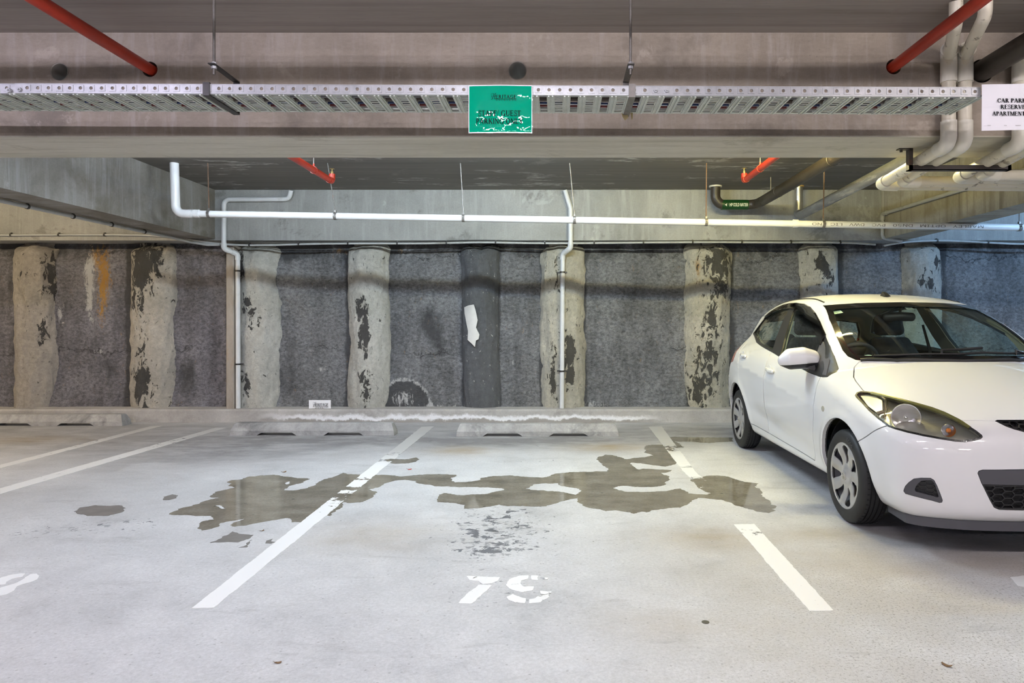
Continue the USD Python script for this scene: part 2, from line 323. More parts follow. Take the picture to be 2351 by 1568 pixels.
    l = [('g.position', 'n.vector'), ('n.fac', 'r.fac'), ('g.position', 'f.vector'), ('f.fac', 'fr.value'), ('r.color', 'fm.color1'), ('fr.result', 'fm.color2'),
         ('g.position', 'wbn.vector'), ('wbn.fac', 'wbr.value'), ('wbr.result', 'wbm.value1'), ('wa.fac', 'wbm.value2'), ('fm.color', 'wb.color1'), ('wbm.value', 'wb.fac'),
         ('g.position', 'wv.vector'), ('wv.fac', 'wr.value'), ('wr.result', 'wm.value1'), ('wa.fac', 'wm.value2'), ('wb.color', 'wx.color1'), ('wm.value', 'wx.fac'),
         ('g.position', 'gm.vector'), ('gm.vector', 'gn.vector'), ('gn.fac', 'gs.value'), ('gs.result', 'gx.value1'), ('ga.fac', 'gx.value2'), ('gx.value', 'gc.value1'), ('gc.value', 'gmx.fac'), ('wx.color', 'gmx.color1'),
         ('gs.result', 'tx.value1'), ('ta.fac', 'tx.value2'), ('tx.value', 'tmx.fac'), ('gmx.color', 'tmx.color1'),
         ('g.position', 'om.vector'), ('om.vector', 'o1.vector'), ('oa.fac', 'o1t.value1'), ('o1.fac', 'o1t.value3'), ('o1t.value', 'o1r.value'),
         ('om.vector', 'o2.vector'), ('oa.fac', 'o2t.value1'), ('o2.fac', 'o2t.value3'), ('o2t.value', 'o2r.value'), ('o1r.result', 'ox.value1'), ('o2r.result', 'ox.value2'), ('ox.value', 'omx.fac'), ('tmx.color', 'omx.color1'),
         ('g.position', 'sp.vector'), ('sp.distance', 'spr.value'), ('spr.result', 'spx.fac'), ('g.position', 'sm.vector'), ('sm.vector', 'sn.vector'), ('sn.fac', 'sr.value'), ('sr.result', 'sx.fac'), ('omx.color', 'sx.color1'), ('g.position', 's2.vector'), ('s2.distance', 's2r.value'), ('s2r.result', 's2x.fac'), ('sx.color', 's2x.color1'), ('s2x.color', 'spx.color1'),
         ('g.position', 'crn.vector'), ('crn.color', 'crv.vector1'), ('g.position', 'crv.vector3'), ('crv.vector', 'cr.vector'), ('cr.distance', 'crr.value'), ('crr.result', 'crx.fac'), ('spx.color', 'crx.color1'),
         ('crx.color', 'p.base_color'), ('f.fac', 'b.height'), ('b.normal', 'p.normal'), ('n.fac', 'rr.value'), ('rr.result', 'p.roughness')]
    return n, l
m_floor = M('floor_concrete', *floor_nodes())
obj('floor', floor_mesh, m_floor, smooth=True, attrs={'oil': oil.ravel(), 'grime': grime.ravel(), 'tan': tan.ravel(), 'worn': worn.ravel()}, label='grey concrete parking floor with oil spots and damp patches', kind='structure')

# ------------------------------------------------------------------ slab, beams
c_ceil_lit = concrete('lit_ceiling_concrete', (.23, .20, .178), (.31, .272, .242), (.38, .338, .302), stretch=(.12, 2.6, 1), scale=2.2, streak=(.17, .15, .135), streak_scale=(.10, 4.5, 1), stain=(.33, .30, .27), stain_at=(.62, .72))  # same slab; front half coloured lighter to look lit by the aisle lamps
obj('ceiling', box((-14, -7, CEIL), (13, BEAM_Y0 + .2, CEIL + .25)), c_ceil_lit, smooth=False, kind='structure', label='board-marked concrete slab in front of the beam, coloured paler to look lit')
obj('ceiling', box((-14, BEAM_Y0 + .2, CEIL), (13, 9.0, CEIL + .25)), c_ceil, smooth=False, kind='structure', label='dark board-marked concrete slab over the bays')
beam = solid(box((-14, BEAM_Y0, BEAM_Z + .008), (13, BEAM_Y1, CEIL)))
HOLES = [(137, 165, 20), (1188, 162, 21), (344, 159, 17.5), (2052, 153, 17.5), (2254, 163, 27)]
sleeves = []
for hx, hy, hr in HOLES:
    c = P(hx, hy, BEAM_Y0); r = hr / F_PX * BEAM_Y0
    beam = beam - solid(cyl(c - [0, .2, 0], c + [0, .8, 0], r, 40))
    sleeves.append((c, r))
bm_ = thing('ceiling_beam', 'deep concrete beam crossing the whole view behind the cable tray', None, (0, BEAM_Y0, BEAM_Z), kind='structure')
obj('web', beam, c_beam, bm_, smooth=30)
c_soffit_bounce = concrete('soffit_bounce_concrete', (.40, .375, .30), (.52, .49, .41), (.60, .57, .49), scale=1.2, stretch=(.3, 2, 1), streak=(.33, .30, .23), streak_scale=(.35, 5, 1), stain=(.30, .27, .21), stain_at=(.60, .70))  # paler than the web: floor bounce is put into the underside colour
obj('soffit', box((-14, BEAM_Y0 - .001, BEAM_Z), (13, BEAM_Y1 + .001, BEAM_Z + .008)), c_soffit_bounce, bm_, smooth=False, label='concrete underside coloured paler olive for floor bounce')
obj('ceiling_beam', box((-14, WALL_BEAM_Y, WALL_BEAM_Z), (13, 9.0, CEIL)), c_ring, smooth=False, kind='structure', label='grey concrete edge beam on top of the back wall')
obj('ceiling_beam', box((-4.65, BEAM_Y1, 2.272), (-4.268, WALL_BEAM_Y, CEIL)), c_lbeam, smooth=False, kind='structure', label='grey concrete beam running to the back wall at left')
c_rbeam = concrete('stained_beam_concrete', (.26, .24, .19), (.37, .345, .28), (.45, .425, .36), scale=1.3, streak=(.10, .085, .06), streak_scale=(1, 3.2, .16), stain=(.25, .22, .16), stain_at=(.52, .64), stretch=(1, 1, .7))
obj('ceiling_beam', box((3.98, BEAM_Y1, 2.265), (4.32, WALL_BEAM_Y, CEIL)), c_rbeam, smooth=False, kind='structure', label='water-streaked concrete beam above the car at right')
obj('wall_rear', box((-14, -7.2, 0), (13, -7, CEIL)), c_plain, smooth=False, kind='structure', label='concrete wall behind the camera')
obj('wall_left', box((-14.2, -7, 0), (-14, 9, CEIL)), c_plain, smooth=False, kind='structure', label='far left concrete wall')
obj('wall_right', box((13, -7, 0), (13.2, 9, CEIL)), c_plain, smooth=False, kind='structure', label='far right concrete wall')
m_sleeve = plain('dark_sleeve', (.30, .27, .235), .6)
for (c, r), nm in zip(sleeves, HOLES):
    if nm[2] < 22 and nm[2] > 18:                                 # the two empty holes keep a thin steel liner
        s = lathe([(r - .003, 0), (r + .001, -.004), (r + .001, .02), (r - .003, .46), (r - .003, 0)], 40, c + [0, -.001, 0], (0, 1, 0))
        obj('hole_sleeve', s, m_sleeve, label='thin steel liner of the ' + ('left' if nm[0] < 600 else 'middle') + ' empty round hole in the front beam', cat='pipe sleeve')

# ------------------------------------------------------------------ back wall: shotcrete between old concrete piles
m_shot = None
def shotcrete(name, tint):
    n = {'g': ('geometry', {}), 'n': ('noise_texture', {'scale': 1.5, 'detail': 9, 'roughness': .65}),
         'r': ('rgb_ramp', {'ramp': [(.25, tuple(.72 * t for t in tint)), (.5, tint), (.78, tuple(1.35 * t for t in tint))]}),
         'f': ('noise_texture', {'scale': 24.0, 'detail': 7, 'roughness': .80}), 'fr': ('map_range', {'from_min': .32, 'from_max': .68, 'to_min': .30, 'to_max': 1.62}), 'fm': ('mix', {'mix_type': 'multiply', 'fac': 1.0}),
         # efflorescence and rust where the vertex maps ask for it
         'ea': ('attribute', {'attribute': 'salt'}), 'em': ('mapping', {'scale': (1, 1, .35)}), 'en': ('noise_texture', {'scale': 26.0, 'detail': 6, 'roughness': .75, 'distortion': 1.0}), 'et': ('math', {'math_type': 'multiply_add', 'value2': .32}), 'er': ('map_range', {'from_min': .68, 'from_max': .80, 'clamp': True}), 'ex': ('mix', {'color2': (.62, .62, .62)}),
         'ua': ('attribute', {'attribute': 'rust'}), 'ut': ('math', {'math_type': 'multiply_add', 'value2': .32}), 'ur': ('map_range', {'from_min': .62, 'from_max': .80, 'clamp': True}), 'ux': ('mix', {'color2': (.50, .27, .06)}),
         'da': ('attribute', {'attribute': 'damp'}), 'dm': ('mapping', {'scale': (1, 1, .45)}), 'dn': ('noise_texture', {'scale': 4.0, 'detail': 7, 'roughness': .65}), 'dt': ('math', {'math_type': 'multiply_add', 'value2': .5}), 'dr': ('map_range', {'from_min': .62, 'from_max': .80, 'to_max': .85, 'clamp': True}), 'dx': ('mix', {'color2': (.060, .061, .065)}),  # dark map: damp stains plus painted shade in joints and at the top
         'bn': ('noise_texture', {'scale': 20.0, 'detail': 7, 'roughness': .74, 'distortion': .4}), 'bm': ('mapping', {'scale': (1, 1, 1.35)}), 'xs': ('separate_xyz', {}), 'cn': ('noise_texture', {'scale': 1.3, 'detail': 9, 'roughness': .72}), 'cz': ('math', {'math_type': 'multiply_add', 'value2': .75}), 'cw': ('math', {'math_type': 'wrap', 'value2': .62, 'value3': -.62}), 'ca': ('math', {'math_type': 'absolute'}), 'ck': ('map_range', {'from_min': .004, 'from_max': .011, 'to_min': .85, 'to_max': 0, 'clamp': True}), 'cq': ('noise_texture', {'scale': .9, 'detail': 2}), 'cs': ('map_range', {'from_min': .46, 'from_max': .54, 'clamp': True}), 'cm': ('math', {'math_type': 'multiply'}), 'cx': ('mix', {'color2': (.03, .03, .032)}),
         'vm': ('mapping', {'scale': (1.0, 1, .22)}), 'vn': ('noise_texture', {'scale': 3.4, 'detail': 7, 'roughness': .65}), 'vr': ('rgb_ramp', {'ramp': [(.34, (.66, .66, .66)), (.5, (1, 1, 1)), (.68, (1.22, 1.22, 1.22))]}), 'vx': ('mix', {'mix_type': 'multiply', 'fac': 1.0}),
         'b': ('bump', {'strength': 1.0, 'distance': .045}), 'p': ('principled_bsdf', {'roughness': .7})}
    l = [('g.position', 'n.vector'), ('n.fac', 'r.fac'), ('bm.vector', 'f.vector'), ('f.fac', 'fr.value'), ('r.color', 'fm.color1'), ('fr.result', 'fm.color2'),
         ('g.position', 'dm.vector'), ('dm.vector', 'dn.vector'), ('da.fac', 'dt.value1'), ('dn.fac', 'dt.value3'), ('dt.value', 'dr.value'), ('dr.result', 'dx.fac'), ('g.position', 'vm.vector'), ('vm.vector', 'vn.vector'), ('vn.fac', 'vr.fac'), ('fm.color', 'vx.color1'), ('vr.color', 'vx.color2'), ('vx.color', 'cx.color1'), ('g.position', 'xs.vector'), ('g.position', 'cn.vector'), ('cn.fac', 'cz.value1'), ('xs.z', 'cz.value3'), ('cz.value', 'cw.value1'), ('cw.value', 'ca.value1'), ('ca.value', 'ck.value'), ('g.position', 'cq.vector'), ('cq.fac', 'cs.value'), ('ck.result', 'cm.value1'), ('cs.result', 'cm.value2'), ('cm.value', 'cx.fac'), ('cx.color', 'dx.color1'),
         ('g.position', 'em.vector'), ('em.vector', 'en.vector'), ('ua.fac', 'ut.value1'), ('en.fac', 'ut.value3'), ('ut.value', 'ur.value'), ('ur.result', 'ux.fac'), ('dx.color', 'ux.color1'),
         ('ea.fac', 'et.value1'), ('en.fac', 'et.value3'), ('et.value', 'er.value'), ('er.result', 'ex.fac'), ('ux.color', 'ex.color1'),
         ('ex.color', 'p.base_color'), ('g.position', 'bm.vector'), ('bm.vector', 'bn.vector'), ('bn.fac', 'b.height'), ('b.normal', 'p.normal')]
    return M(name, n, l)

def pile_material(name, tone, flake):
    n = {'g': ('geometry', {}), 'm': ('mapping', {'scale': (1, 1, .55)}), 'n': ('noise_texture', {'scale': 2.2, 'detail': 9, 'roughness': .65}),
         'r': ('rgb_ramp', {'ramp': [(.25, tuple(.74 * t for t in tone)), (.52, tone), (.8, tuple(1.18 * t for t in tone))]}),
         'f': ('noise_texture', {'scale': 20.0, 'detail': 8, 'roughness': .78}), 'fr': ('map_range', {'from_min': .3, 'from_max': .7, 'to_min': .68, 'to_max': 1.16}), 'fm': ('mix', {'mix_type': 'multiply', 'fac': 1.0}),
         'fa': ('attribute', {'attribute': 'flake'}), 'kn': ('noise_texture', {'scale': 14.0, 'detail': 8, 'roughness': .70, 'distortion': .6}), 'kt': ('math', {'math_type': 'multiply_add', 'value2': .25}), 'kr': ('map_range', {'from_min': .705, 'from_max': .725, 'clamp': True}), 'kx': ('mix', {'color2': flake}),
         'ua': ('attribute', {'attribute': 'rust'}), 'ut': ('math', {'math_type': 'multiply_add', 'value2': .4}), 'ur': ('map_range', {'from_min': .66, 'from_max': .9, 'to_max': .8, 'clamp': True}), 'ux': ('mix', {'color2': (.36, .20, .05)}),
         'c2': ('noise_texture', {'scale': 30.0, 'detail': 4, 'roughness': .6, 'distortion': .5}), 'c2r': ('map_range', {'from_min': .655, 'from_max': .69, 'to_max': .85, 'clamp': True}), 'c2x': ('mix', {'color2': tuple(.8 * a + .2 * b for a, b in zip(flake, tone))}), 'h': ('math', {'math_type': 'subtract'}), 'b': ('bump', {'strength': 1.0, 'distance': .025}), 'p': ('principled_bsdf', {'roughness': .62})}
    l = [('g.position', 'm.vector'), ('m.vector', 'n.vector'), ('n.fac', 'r.fac'), ('g.position', 'f.vector'), ('f.fac', 'fr.value'), ('r.color', 'fm.color1'), ('fr.result', 'fm.color2'),
         ('m.vector', 'kn.vector'), ('fa.fac', 'kt.value1'), ('kn.fac', 'kt.value3'), ('kt.value', 'kr.value'),
         ('ua.fac', 'ut.value1'), ('kn.fac', 'ut.value3'), ('ut.value', 'ur.value'), ('ur.result', 'ux.fac'), ('fm.color', 'ux.color1'),
         ('kr.result', 'kx.fac'), ('ux.color', 'kx.color1'), ('m.vector', 'c2.vector'), ('c2.fac', 'c2r.value'), ('c2r.result', 'c2x.fac'), ('kx.color', 'c2x.color1'), ('c2x.color', 'p.base_color'), ('f.fac', 'h.value1'), ('kr.result', 'h.value2'), ('h.value', 'b.height'), ('b.normal', 'p.normal')]
    return M(name, n, l)

WALL_Y, PILE_R = 8.66, .30
wall = thing('wall_back', 'rough grey shotcrete retaining wall with pale concrete piles', None, (0, 8.66, 0), kind='structure')
WS_ = .00556                                                     # metres to a pixel at the wall
def wx(px, y=8.6): return (px - VX) / F_PX * y
def wz(py, y=8.6): return EYE - (py - VY) / F_PX * y

def wall_blob(X, Z, px, py, rx, rz): return np.exp(-(((X - wx(px)) / (rx * WS_)) ** 2 + ((Z - wz(py)) / (rz * WS_)) ** 2))

SHOT = {k: shotcrete('shotcrete_' + k, t) for k, t in (('violet', (.228, .222, .248)), ('grey', (.238, .243, .254)))}
# (left, right) of each pile in the photo at mid height; tone; flaking blobs (px, py, rx, rz, weight); rust blobs
PILES = [
    (-300, -215, 'old', [], []),
    (18, 100, 'tan', [(118, 640, 14, 60, .9), (105, 760, 10, 40, .8), (60, 620, 30, 40, .25)], []),
    (290, 382, 'old', [(335, 610, 32, 60, 1.25), (370, 590, 12, 30, .7), (325, 700, 26, 40, .55), (338, 880, 22, 50, 1.15), (340, 790, 14, 40, .5)], []),
    (524, 625, 'pale', [(562, 610, 9, 35, 1.2), (570, 700, 30, 40, .45), (575, 880, 16, 30, .8), (590, 740, 14, 20, .6)], [(527, 600, 5, 40, .5), (527, 800, 5, 120, .3)]),
    (797, 880, 'pale', [(845, 740, 12, 55, 1.0), (830, 710, 10, 20, .8), (845, 885, 18, 40, .75), (840, 780, 16, 30, .5)], []),
    (1065, 1140, 'dark', [], []),
    (1247, 1340, 'cream', [(1270, 860, 8, 60, .95), (1308, 840, 12, 70, 1.0), (1280, 650, 12, 40, .6), (1310, 800, 14, 30, .6)], []),
    (1583, 1680, 'cream', [(1640, 600, 36, 38, 1.0), (1630, 740, 30, 60, .65), (1620, 850, 34, 60, .75), (1650, 660, 28, 30, .6), (1600, 900, 20, 30, .6)], [(1600, 615, 9, 30, .9)]),
    (1850, 1930, 'pale', [(1880, 605, 20, 25, .85), (1895, 650, 24, 25, .6)], []),
    (2095, 2170, 'pale', [(2150, 600, 22, 24, .8), (2120, 650, 30, 25, .55)], []),
    (2390, 2475, 'pale', [], []), (2650, 2730, 'old', [], []), (-570, -490, 'old', [], []), (2910, 2990, 'old', [], []), (-840, -760, 'old', [], []),
]
PILES.sort(key=lambda p: p[0])
PILE_MAT = {'tan': pile_material('pile_tan', (.41, .375, .33), (.055, .052, .05)), 'old': pile_material('pile_old', (.53, .495, .43), (.055, .053, .05)), 'pale': pile_material('pile_pale', (.55, .54, .49), (.062, .06, .058)),
            'cream': pile_material('pile_cream', (.54, .51, .42), (.07, .066, .055)), 'dark': pile_material('pile_dark', (.118, .123, .130), (.6, .59, .55))}
PLAB = {18: 'brownish concrete pile with a broken right edge', 290: 'pale concrete pile with large black peeling patches at top and bottom', 524: 'pale pile behind the left white downpipe', 797: 'pale pile with small dark chips right of the white notice',
        1065: 'dark painted pile with a long white patch', 1247: 'cream pile behind the middle white downpipe', 1583: 'cream pile with speckled dark flaking beside the car', 1850: 'short visible pale pile above the car roof', 2095: 'pale pile above the right of the car roof'}
TOPZ = WALL_BEAM_Z + .02
for (l, r, tone, flakes, rusts) in PILES:
    x0, x1 = wx(l, 8.5), wx(r, 8.5); xc, hw = (x0 + x1) / 2, (x1 - x0) / 2
    zs = np.linspace(.0, TOPZ, 150); th = np.linspace(-1.45, 1.45, 60)
    Z, T = np.meshgrid(zs, th, indexing='ij')
    rad = PILE_R * hw / .247 * (1 + .11 * (meshkit.fbm(np.stack([xc + 3 * np.sin(T), 3 * np.cos(T), Z * 2.2], -1), 4, 3) - .5) * 2)
    wob = .05 * (meshkit.fbm(np.stack([Z * 1.1, Z * 0 + xc, Z * 0], -1), 3, 5) - .5)
    X = xc + wob + rad * np.sin(T); Y = 8.475 + rad.mean() * 1.0 - rad * np.cos(T)
    tz = TOPZ - .10 - .12 * meshkit.fbm(np.stack([X * 6, Z * 0, Z * 0 + xc], -1), 3, 2)          # the broken pile heads lean back
    Y = Y + np.clip((Z - tz) / .12, 0, 1) ** 2 * .16 + (.03 + .07 * np.abs(np.sin(T)) ** 3) * (meshkit.fbm(np.stack([X * 6, Y * 6, Z * 6], -1), 5, 8) - .5)
    fl = sum((w * wall_blob(X, Z, a, b, rx, rz) for a, b, rx, rz, w in flakes), np.zeros_like(X)) + (.26 if tone in ('old', 'pale', 'cream') else .2)
    if tone == 'dark': fl = 0 * X
    ru = sum((w * wall_blob(X, Z, a, b, rx, rz) for a, b, rx, rz, w in rusts), np.zeros_like(X))
    ix = np.arange(X.size).reshape(X.shape)
    q = np.stack([ix[:-1, :-1], ix[:-1, 1:], ix[1:, 1:], ix[1:, :-1]], -1).reshape(-1, 4)
    obj('concrete_pile', (np.stack([X.ravel(), Y.ravel(), Z.ravel()], -1), q), PILE_MAT[tone], wall, smooth=True, attrs={'flake': fl.ravel(), 'rust': ru.ravel()}, label=PLAB.get(l))
edges = [(-14.0, None)] + [(wx(p[0], 8.5), wx(p[1], 8.5)) for p in PILES] + [(13.0, None)]
spans = [(-14.0, (edges[1][0] + edges[1][1]) / 2)] + [((a[0] + a[1]) / 2, (b[0] + b[1]) / 2) for a, b in zip(edges[1:-2], edges[2:-1])] + [((edges[-2][0] + edges[-2][1]) / 2, 13.0)]
for a, b in spans:
    nx = max(12, int((b - a) / .028)) if -6 < (a + b) / 2 < 6.5 else 14
    xs, zs = np.linspace(a, b, nx), np.linspace(0, TOPZ, 84)
    X, Z = np.meshgrid(xs, zs, indexing='ij'); pt = np.stack([X, Z * 1.2, 0 * X], -1)
    Y = WALL_Y - .10 * (meshkit.fbm(pt * 1.4, 3, 21) - .5) - .045 * (meshkit.fbm(pt * 9, 4, 31) - .5) - .02 * (meshkit.fbm(pt * 34, 3, 41) - .5)
    Y = Y - .10 * np.clip((.55 - Z) / .5, 0, 1) ** 2 + .05 * np.clip((Z - 2.05) / .2, 0, 1)
    salt = (1.1 * wall_blob(X, Z, 198, 680, 11, 70) + .8 * wall_blob(X, Z, 198, 610, 14, 40) + .8 * wall_blob(X, Z, 130, 720, 10, 28) + .9 * wall_blob(X, Z, 222, 808, 14, 8) + .9 * wall_blob(X, Z, 735, 848, 16, 6) + .6 * wall_blob(X, Z, 735, 660, 26, 5)
            + .9 * wall_blob(X, Z, 925, 915, 26, 20) + .8 * wall_blob(X, Z, 1010, 935, 60, 8) + .55 * wall_blob(X, Z, 1175, 835, 16, 16) + .9 * wall_blob(X, Z, 1100, 930, 30, 14) + .75 * wall_blob(X, Z, 1370, 928, 34, 12) + .7 * wall_blob(X, Z, 775, 580, 14, 10))
    ring = np.abs(np.hypot((X - wx(925)) / (62 * WS_), (Z - wz(938)) / (66 * WS_)) - 1); salt = salt + .9 * np.exp(-(ring / .09) ** 2) * (Z > .1)
    rust = 1.1 * wall_blob(X, Z, 232, 640, 15, 70) + .7 * wall_blob(X, Z, 205, 590, 16, 30) + .7 * wall_blob(X, Z, 775, 575, 16, 10) + .5 * wall_blob(X, Z, 518, 760, 5, 110) + .4 * wall_blob(X, Z, 225, 720, 10, 40)
    damp = (1.2 * (np.hypot((X - wx(925)) / (60 * WS_), (Z - wz(938)) / (62 * WS_)) < 1) + .9 * wall_blob(X, Z, 1120, 910, 26, 26) + .5 * np.clip((Z - 2.0) / .2, 0, 1) + .55 * wall_blob(X, Z, 660, 580, 28, 26) + .5 * wall_blob(X, Z, 1380, 935, 40, 18)  # damp stains; the height term paints the shade under the edge beam
            + .55 * wall_blob(X, Z, 430, 860, 30, 60) + .5 * wall_blob(X, Z, 240, 860, 40, 70) + .35 * wall_blob(X, Z, 700, 850, 80, 60) + .45 * wall_blob(X, Z, 990, 750, 40, 60))
    for (l, r, *_o) in PILES:                                      # shade painted dark into the joints beside the piles
        for e in (l, r): damp = damp + .8 * np.exp(-((X - wx(e)) / .05) ** 2)
    mid = (a + b) / 2
    ix = np.arange(X.size).reshape(X.shape)
    q = np.stack([ix[:-1, :-1], ix[1:, :-1], ix[1:, 1:], ix[:-1, 1:]], -1).reshape(-1, 4)
    obj('shotcrete_panel', (np.stack([X.ravel(), Y.ravel(), Z.ravel()], -1), q), SHOT['violet' if mid < -3.8 else 'grey'], wall, smooth=True, attrs={'salt': salt.ravel(), 'rust': rust.ravel(), 'damp': damp.ravel()})
# white patch on the dark pile
pp = [(1065, 706), (1075, 702), (1088, 700), (1092, 712), (1097, 735), (1093, 752), (1101, 768), (1099, 778), (1093, 781), (1091, 795), (1084, 788), (1074, 780), (1075, 760), (1070, 738), (1066, 720)]
poly = Polygon([(wx(a, 8.48), wz(b, 8.48)) for a, b in pp]).buffer(.004).segmentize(.02)
tri = grid_extrude(poly, .004, .025); pm = (np.array(tri.vertices), np.array(tri.faces))
v = pm[0]; xc = (wx(1065, 8.5) + wx(1140, 8.5)) / 2; rr = PILE_R * ((wx(1140, 8.5) - wx(1065, 8.5)) / 2) / .247
y = 8.475 + rr - np.sqrt(np.maximum(rr ** 2 - np.clip(v[:, 0] - xc, -.9 * rr, .9 * rr) ** 2, 0)) - .040 - v[:, 2]
obj('paint_patch', (np.stack([v[:, 0], y, v[:, 1]], -1), pm[1]), mottled('white_patch_paint', (.60, .59, .55), (.70, .69, .65), 8), wall, label='flat white bare patch on the dark pile', smooth=40)
# the timber-marked strip left of the downpipe pile
obj('form_strip', bevel_box((wx(523, 8.45), 8.40, .15), (wx(541, 8.45), 8.62, 2.2), .01), mottled('strip_concrete', (.24, .20, .165), (.40, .36, .31), 6, stretch=(1, 1, .4), dirt=(.25, .14, .06), bump=.004), wall, label='narrow brownish concrete strip left of the white downpipe')

# ------------------------------------------------------------------ kerb along the wall
cv = []
xs = np.linspace(-14, 13, 200)
prof = [(CURB_Y, 0), (CURB_Y + .004, .14), (CURB_Y + .02, .163), (8.60, .166), (8.60, 0)]
V = np.array([[(x, py + .006 * math.sin(3.1 * x + 2 * pz), pz) for py, pz in prof] for x in xs])
ix = np.arange(len(xs) * 5).reshape(len(xs), 5)
q = np.stack([ix[:-1, :-1], ix[1:, :-1], ix[1:, 1:], ix[:-1, 1:]], -1).reshape(-1, 4)
def salt_band(n, l, last):
    n.update({'zs': ('separate_xyz', {}), 'zw': ('noise_texture', {'scale': 3.2, 'detail': 9, 'roughness': .75}), 'za': ('math', {'math_type': 'multiply_add', 'value2': .22}), 'zr': ('map_range', {'from_min': .145, 'from_max': .158, 'clamp': True}), 'zr2': ('map_range', {'from_min': .178, 'from_max': .21, 'to_min': 1, 'to_max': 0, 'clamp': True}), 'zz': ('math', {'math_type': 'multiply'}),
              'xr': ('map_range', {'from_min': -3.8, 'from_max': -3.2, 'clamp': True}), 'xr2': ('map_range', {'from_min': .9, 'from_max': 1.3, 'to_min': 1, 'to_max': 0, 'clamp': True}), 'xx': ('math', {'math_type': 'multiply'}), 'zx': ('math', {'math_type': 'multiply'}), 'zm': ('mix', {'color2': (.72, .72, .74)}),
              'lo': ('map_range', {'from_min': .145, 'from_max': .135, 'to_max': .7, 'clamp': True}), 'lx': ('math', {'math_type': 'multiply'}), 'lm': ('mix', {'color2': (.24, .22, .20)})})
    l.extend([('g.position', 'zs.vector'), ('g.position', 'zw.vector'), ('zw.fac', 'za.value1'), ('zs.z', 'za.value3'), ('za.value', 'zr.value'), ('za.value', 'zr2.value'), ('zr.result', 'zz.value1'), ('zr2.result', 'zz.value2'),
              ('zs.x', 'xr.value'), ('zs.x', 'xr2.value'), ('xr.result', 'xx.value1'), ('xr2.result', 'xx.value2'), ('zz.value', 'zx.value1'), ('xx.value', 'zx.value2'), ('zx.value', 'zm.fac'),
              ('za.value', 'lo.value'), ('lo.result', 'lx.value1'), ('xx.value', 'lx.value2'), ('lx.value', 'lm.fac'), (last, 'lm.color1'), ('lm.color', 'zm.color1')])
    return 'zm.color'
c_kerb = concrete('kerb_concrete', (.27, .255, .245), (.385, .37, .355), (.48, .465, .45), scale=2.5, stain=(.19, .18, .17), extra=[salt_band])
obj('kerb', (V.reshape(-1, 3), q), c_kerb, smooth=30, label='low concrete kerb along the foot of the back wall', kind='structure')
# ------------------------------------------------------------------ materials of the services
m_red = mottled('red_pipe_paint', (.34, .022, .008), (.46, .036, .012), 7, rough=.42, dirt=(.16, .03, .015), dirt_at=(.62, .75), bump=.0008)
m_pvc = mottled('white_pvc', (.70, .70, .70), (.78, .78, .77), 3, rough=.32, dirt=(.55, .54, .50), dirt_at=(.6, .75))
m_pvc_grey = mottled('grey_pvc', (.56, .57, .58), (.66, .67, .67), 3, rough=.38, dirt=(.42, .41, .38), dirt_at=(.58, .75))
m_cream = mottled('cream_pvc', (.54, .50, .39), (.63, .58, .47), 4, rough=.36, dirt=(.16, .13, .09), dirt_at=(.58, .66), dirt_scale=14, stretch=(1, 1, 1))
m_fitting = mottled('cream_fitting', (.58, .55, .46), (.66, .63, .54), 5, rough=.35)
m_black_pipe = mottled('black_pipe_wrap', (.022, .018, .014), (.045, .036, .028), 5, rough=.45, dirt=(.10, .075, .05), dirt_at=(.63, .75), bump=.002, fine=60)
m_foil = mottled('foil_wrap', (.42, .42, .41), (.60, .60, .58), 14, rough=.32, metal=.85, bump=.006, fine=45)
m_galv = mottled('galvanised_steel', (.38, .385, .395), (.52, .525, .54), 22, rough=.42, metal=.35, dirt=(.44, .44, .455), dirt_at=(.5, .7), bump=.0008)
m_galv_rust = mottled('galvanised_rung', (.46, .49, .44), (.60, .62, .57), 14, rough=.5, metal=.15, dirt=(.25, .15, .08), dirt_at=(.70, .78), bump=.0008)
m_dark_steel = plain('dark_steel', (.06, .058, .055), .45, .6)
m_rod = mottled('threaded_rod_steel', (.16, .15, .14), (.26, .24, .22), 30, rough=.5, metal=.6, dirt=(.20, .08, .03), dirt_at=(.58, .7))
m_rod_rust = mottled('rusty_rod_steel', (.09, .045, .022), (.17, .10, .06), 24, rough=.7)
m_black_bracket = mottled('black_angle_steel', (.03, .026, .024), (.06, .045, .036), 12, rough=.55, dirt=(.17, .07, .03), dirt_at=(.6, .72))
m_brass = plain('brass', (.50, .36, .14), .35, .9)
m_conduit = mottled('grey_conduit', (.36, .37, .37), (.46, .47, .46), 3, rough=.45, dirt=(.24, .23, .2))
m_ink = plain('black_ink', (.012, .012, .014), .9, specular_ior_level=.0)
m_ink_grey = plain('grey_pipe_print', (.16, .15, .14), .6)

# ------------------------------------------------------------------ lettering with serifs, cut from strokes
def _st(pts, w): return LineString(pts).buffer(w / 2, cap_style='flat', join_style='mitre')
def _bx(a, b, c, d): return sbox(min(a, c), min(b, d), max(a, c), max(b, d))
def _arc(cx, cy, rx, ry, a0, a1, n=22): return [(cx + rx * math.cos(math.radians(t)), cy + ry * math.sin(math.radians(t))) for t in np.linspace(a0, a1, n)]
def _ring(cx, cy, rx, ry, T, t): return affinity.scale(Point(cx, cy).buffer(1, 24), rx, ry).difference(affinity.scale(Point(cx, cy).buffer(1, 24), rx - T, ry - t))

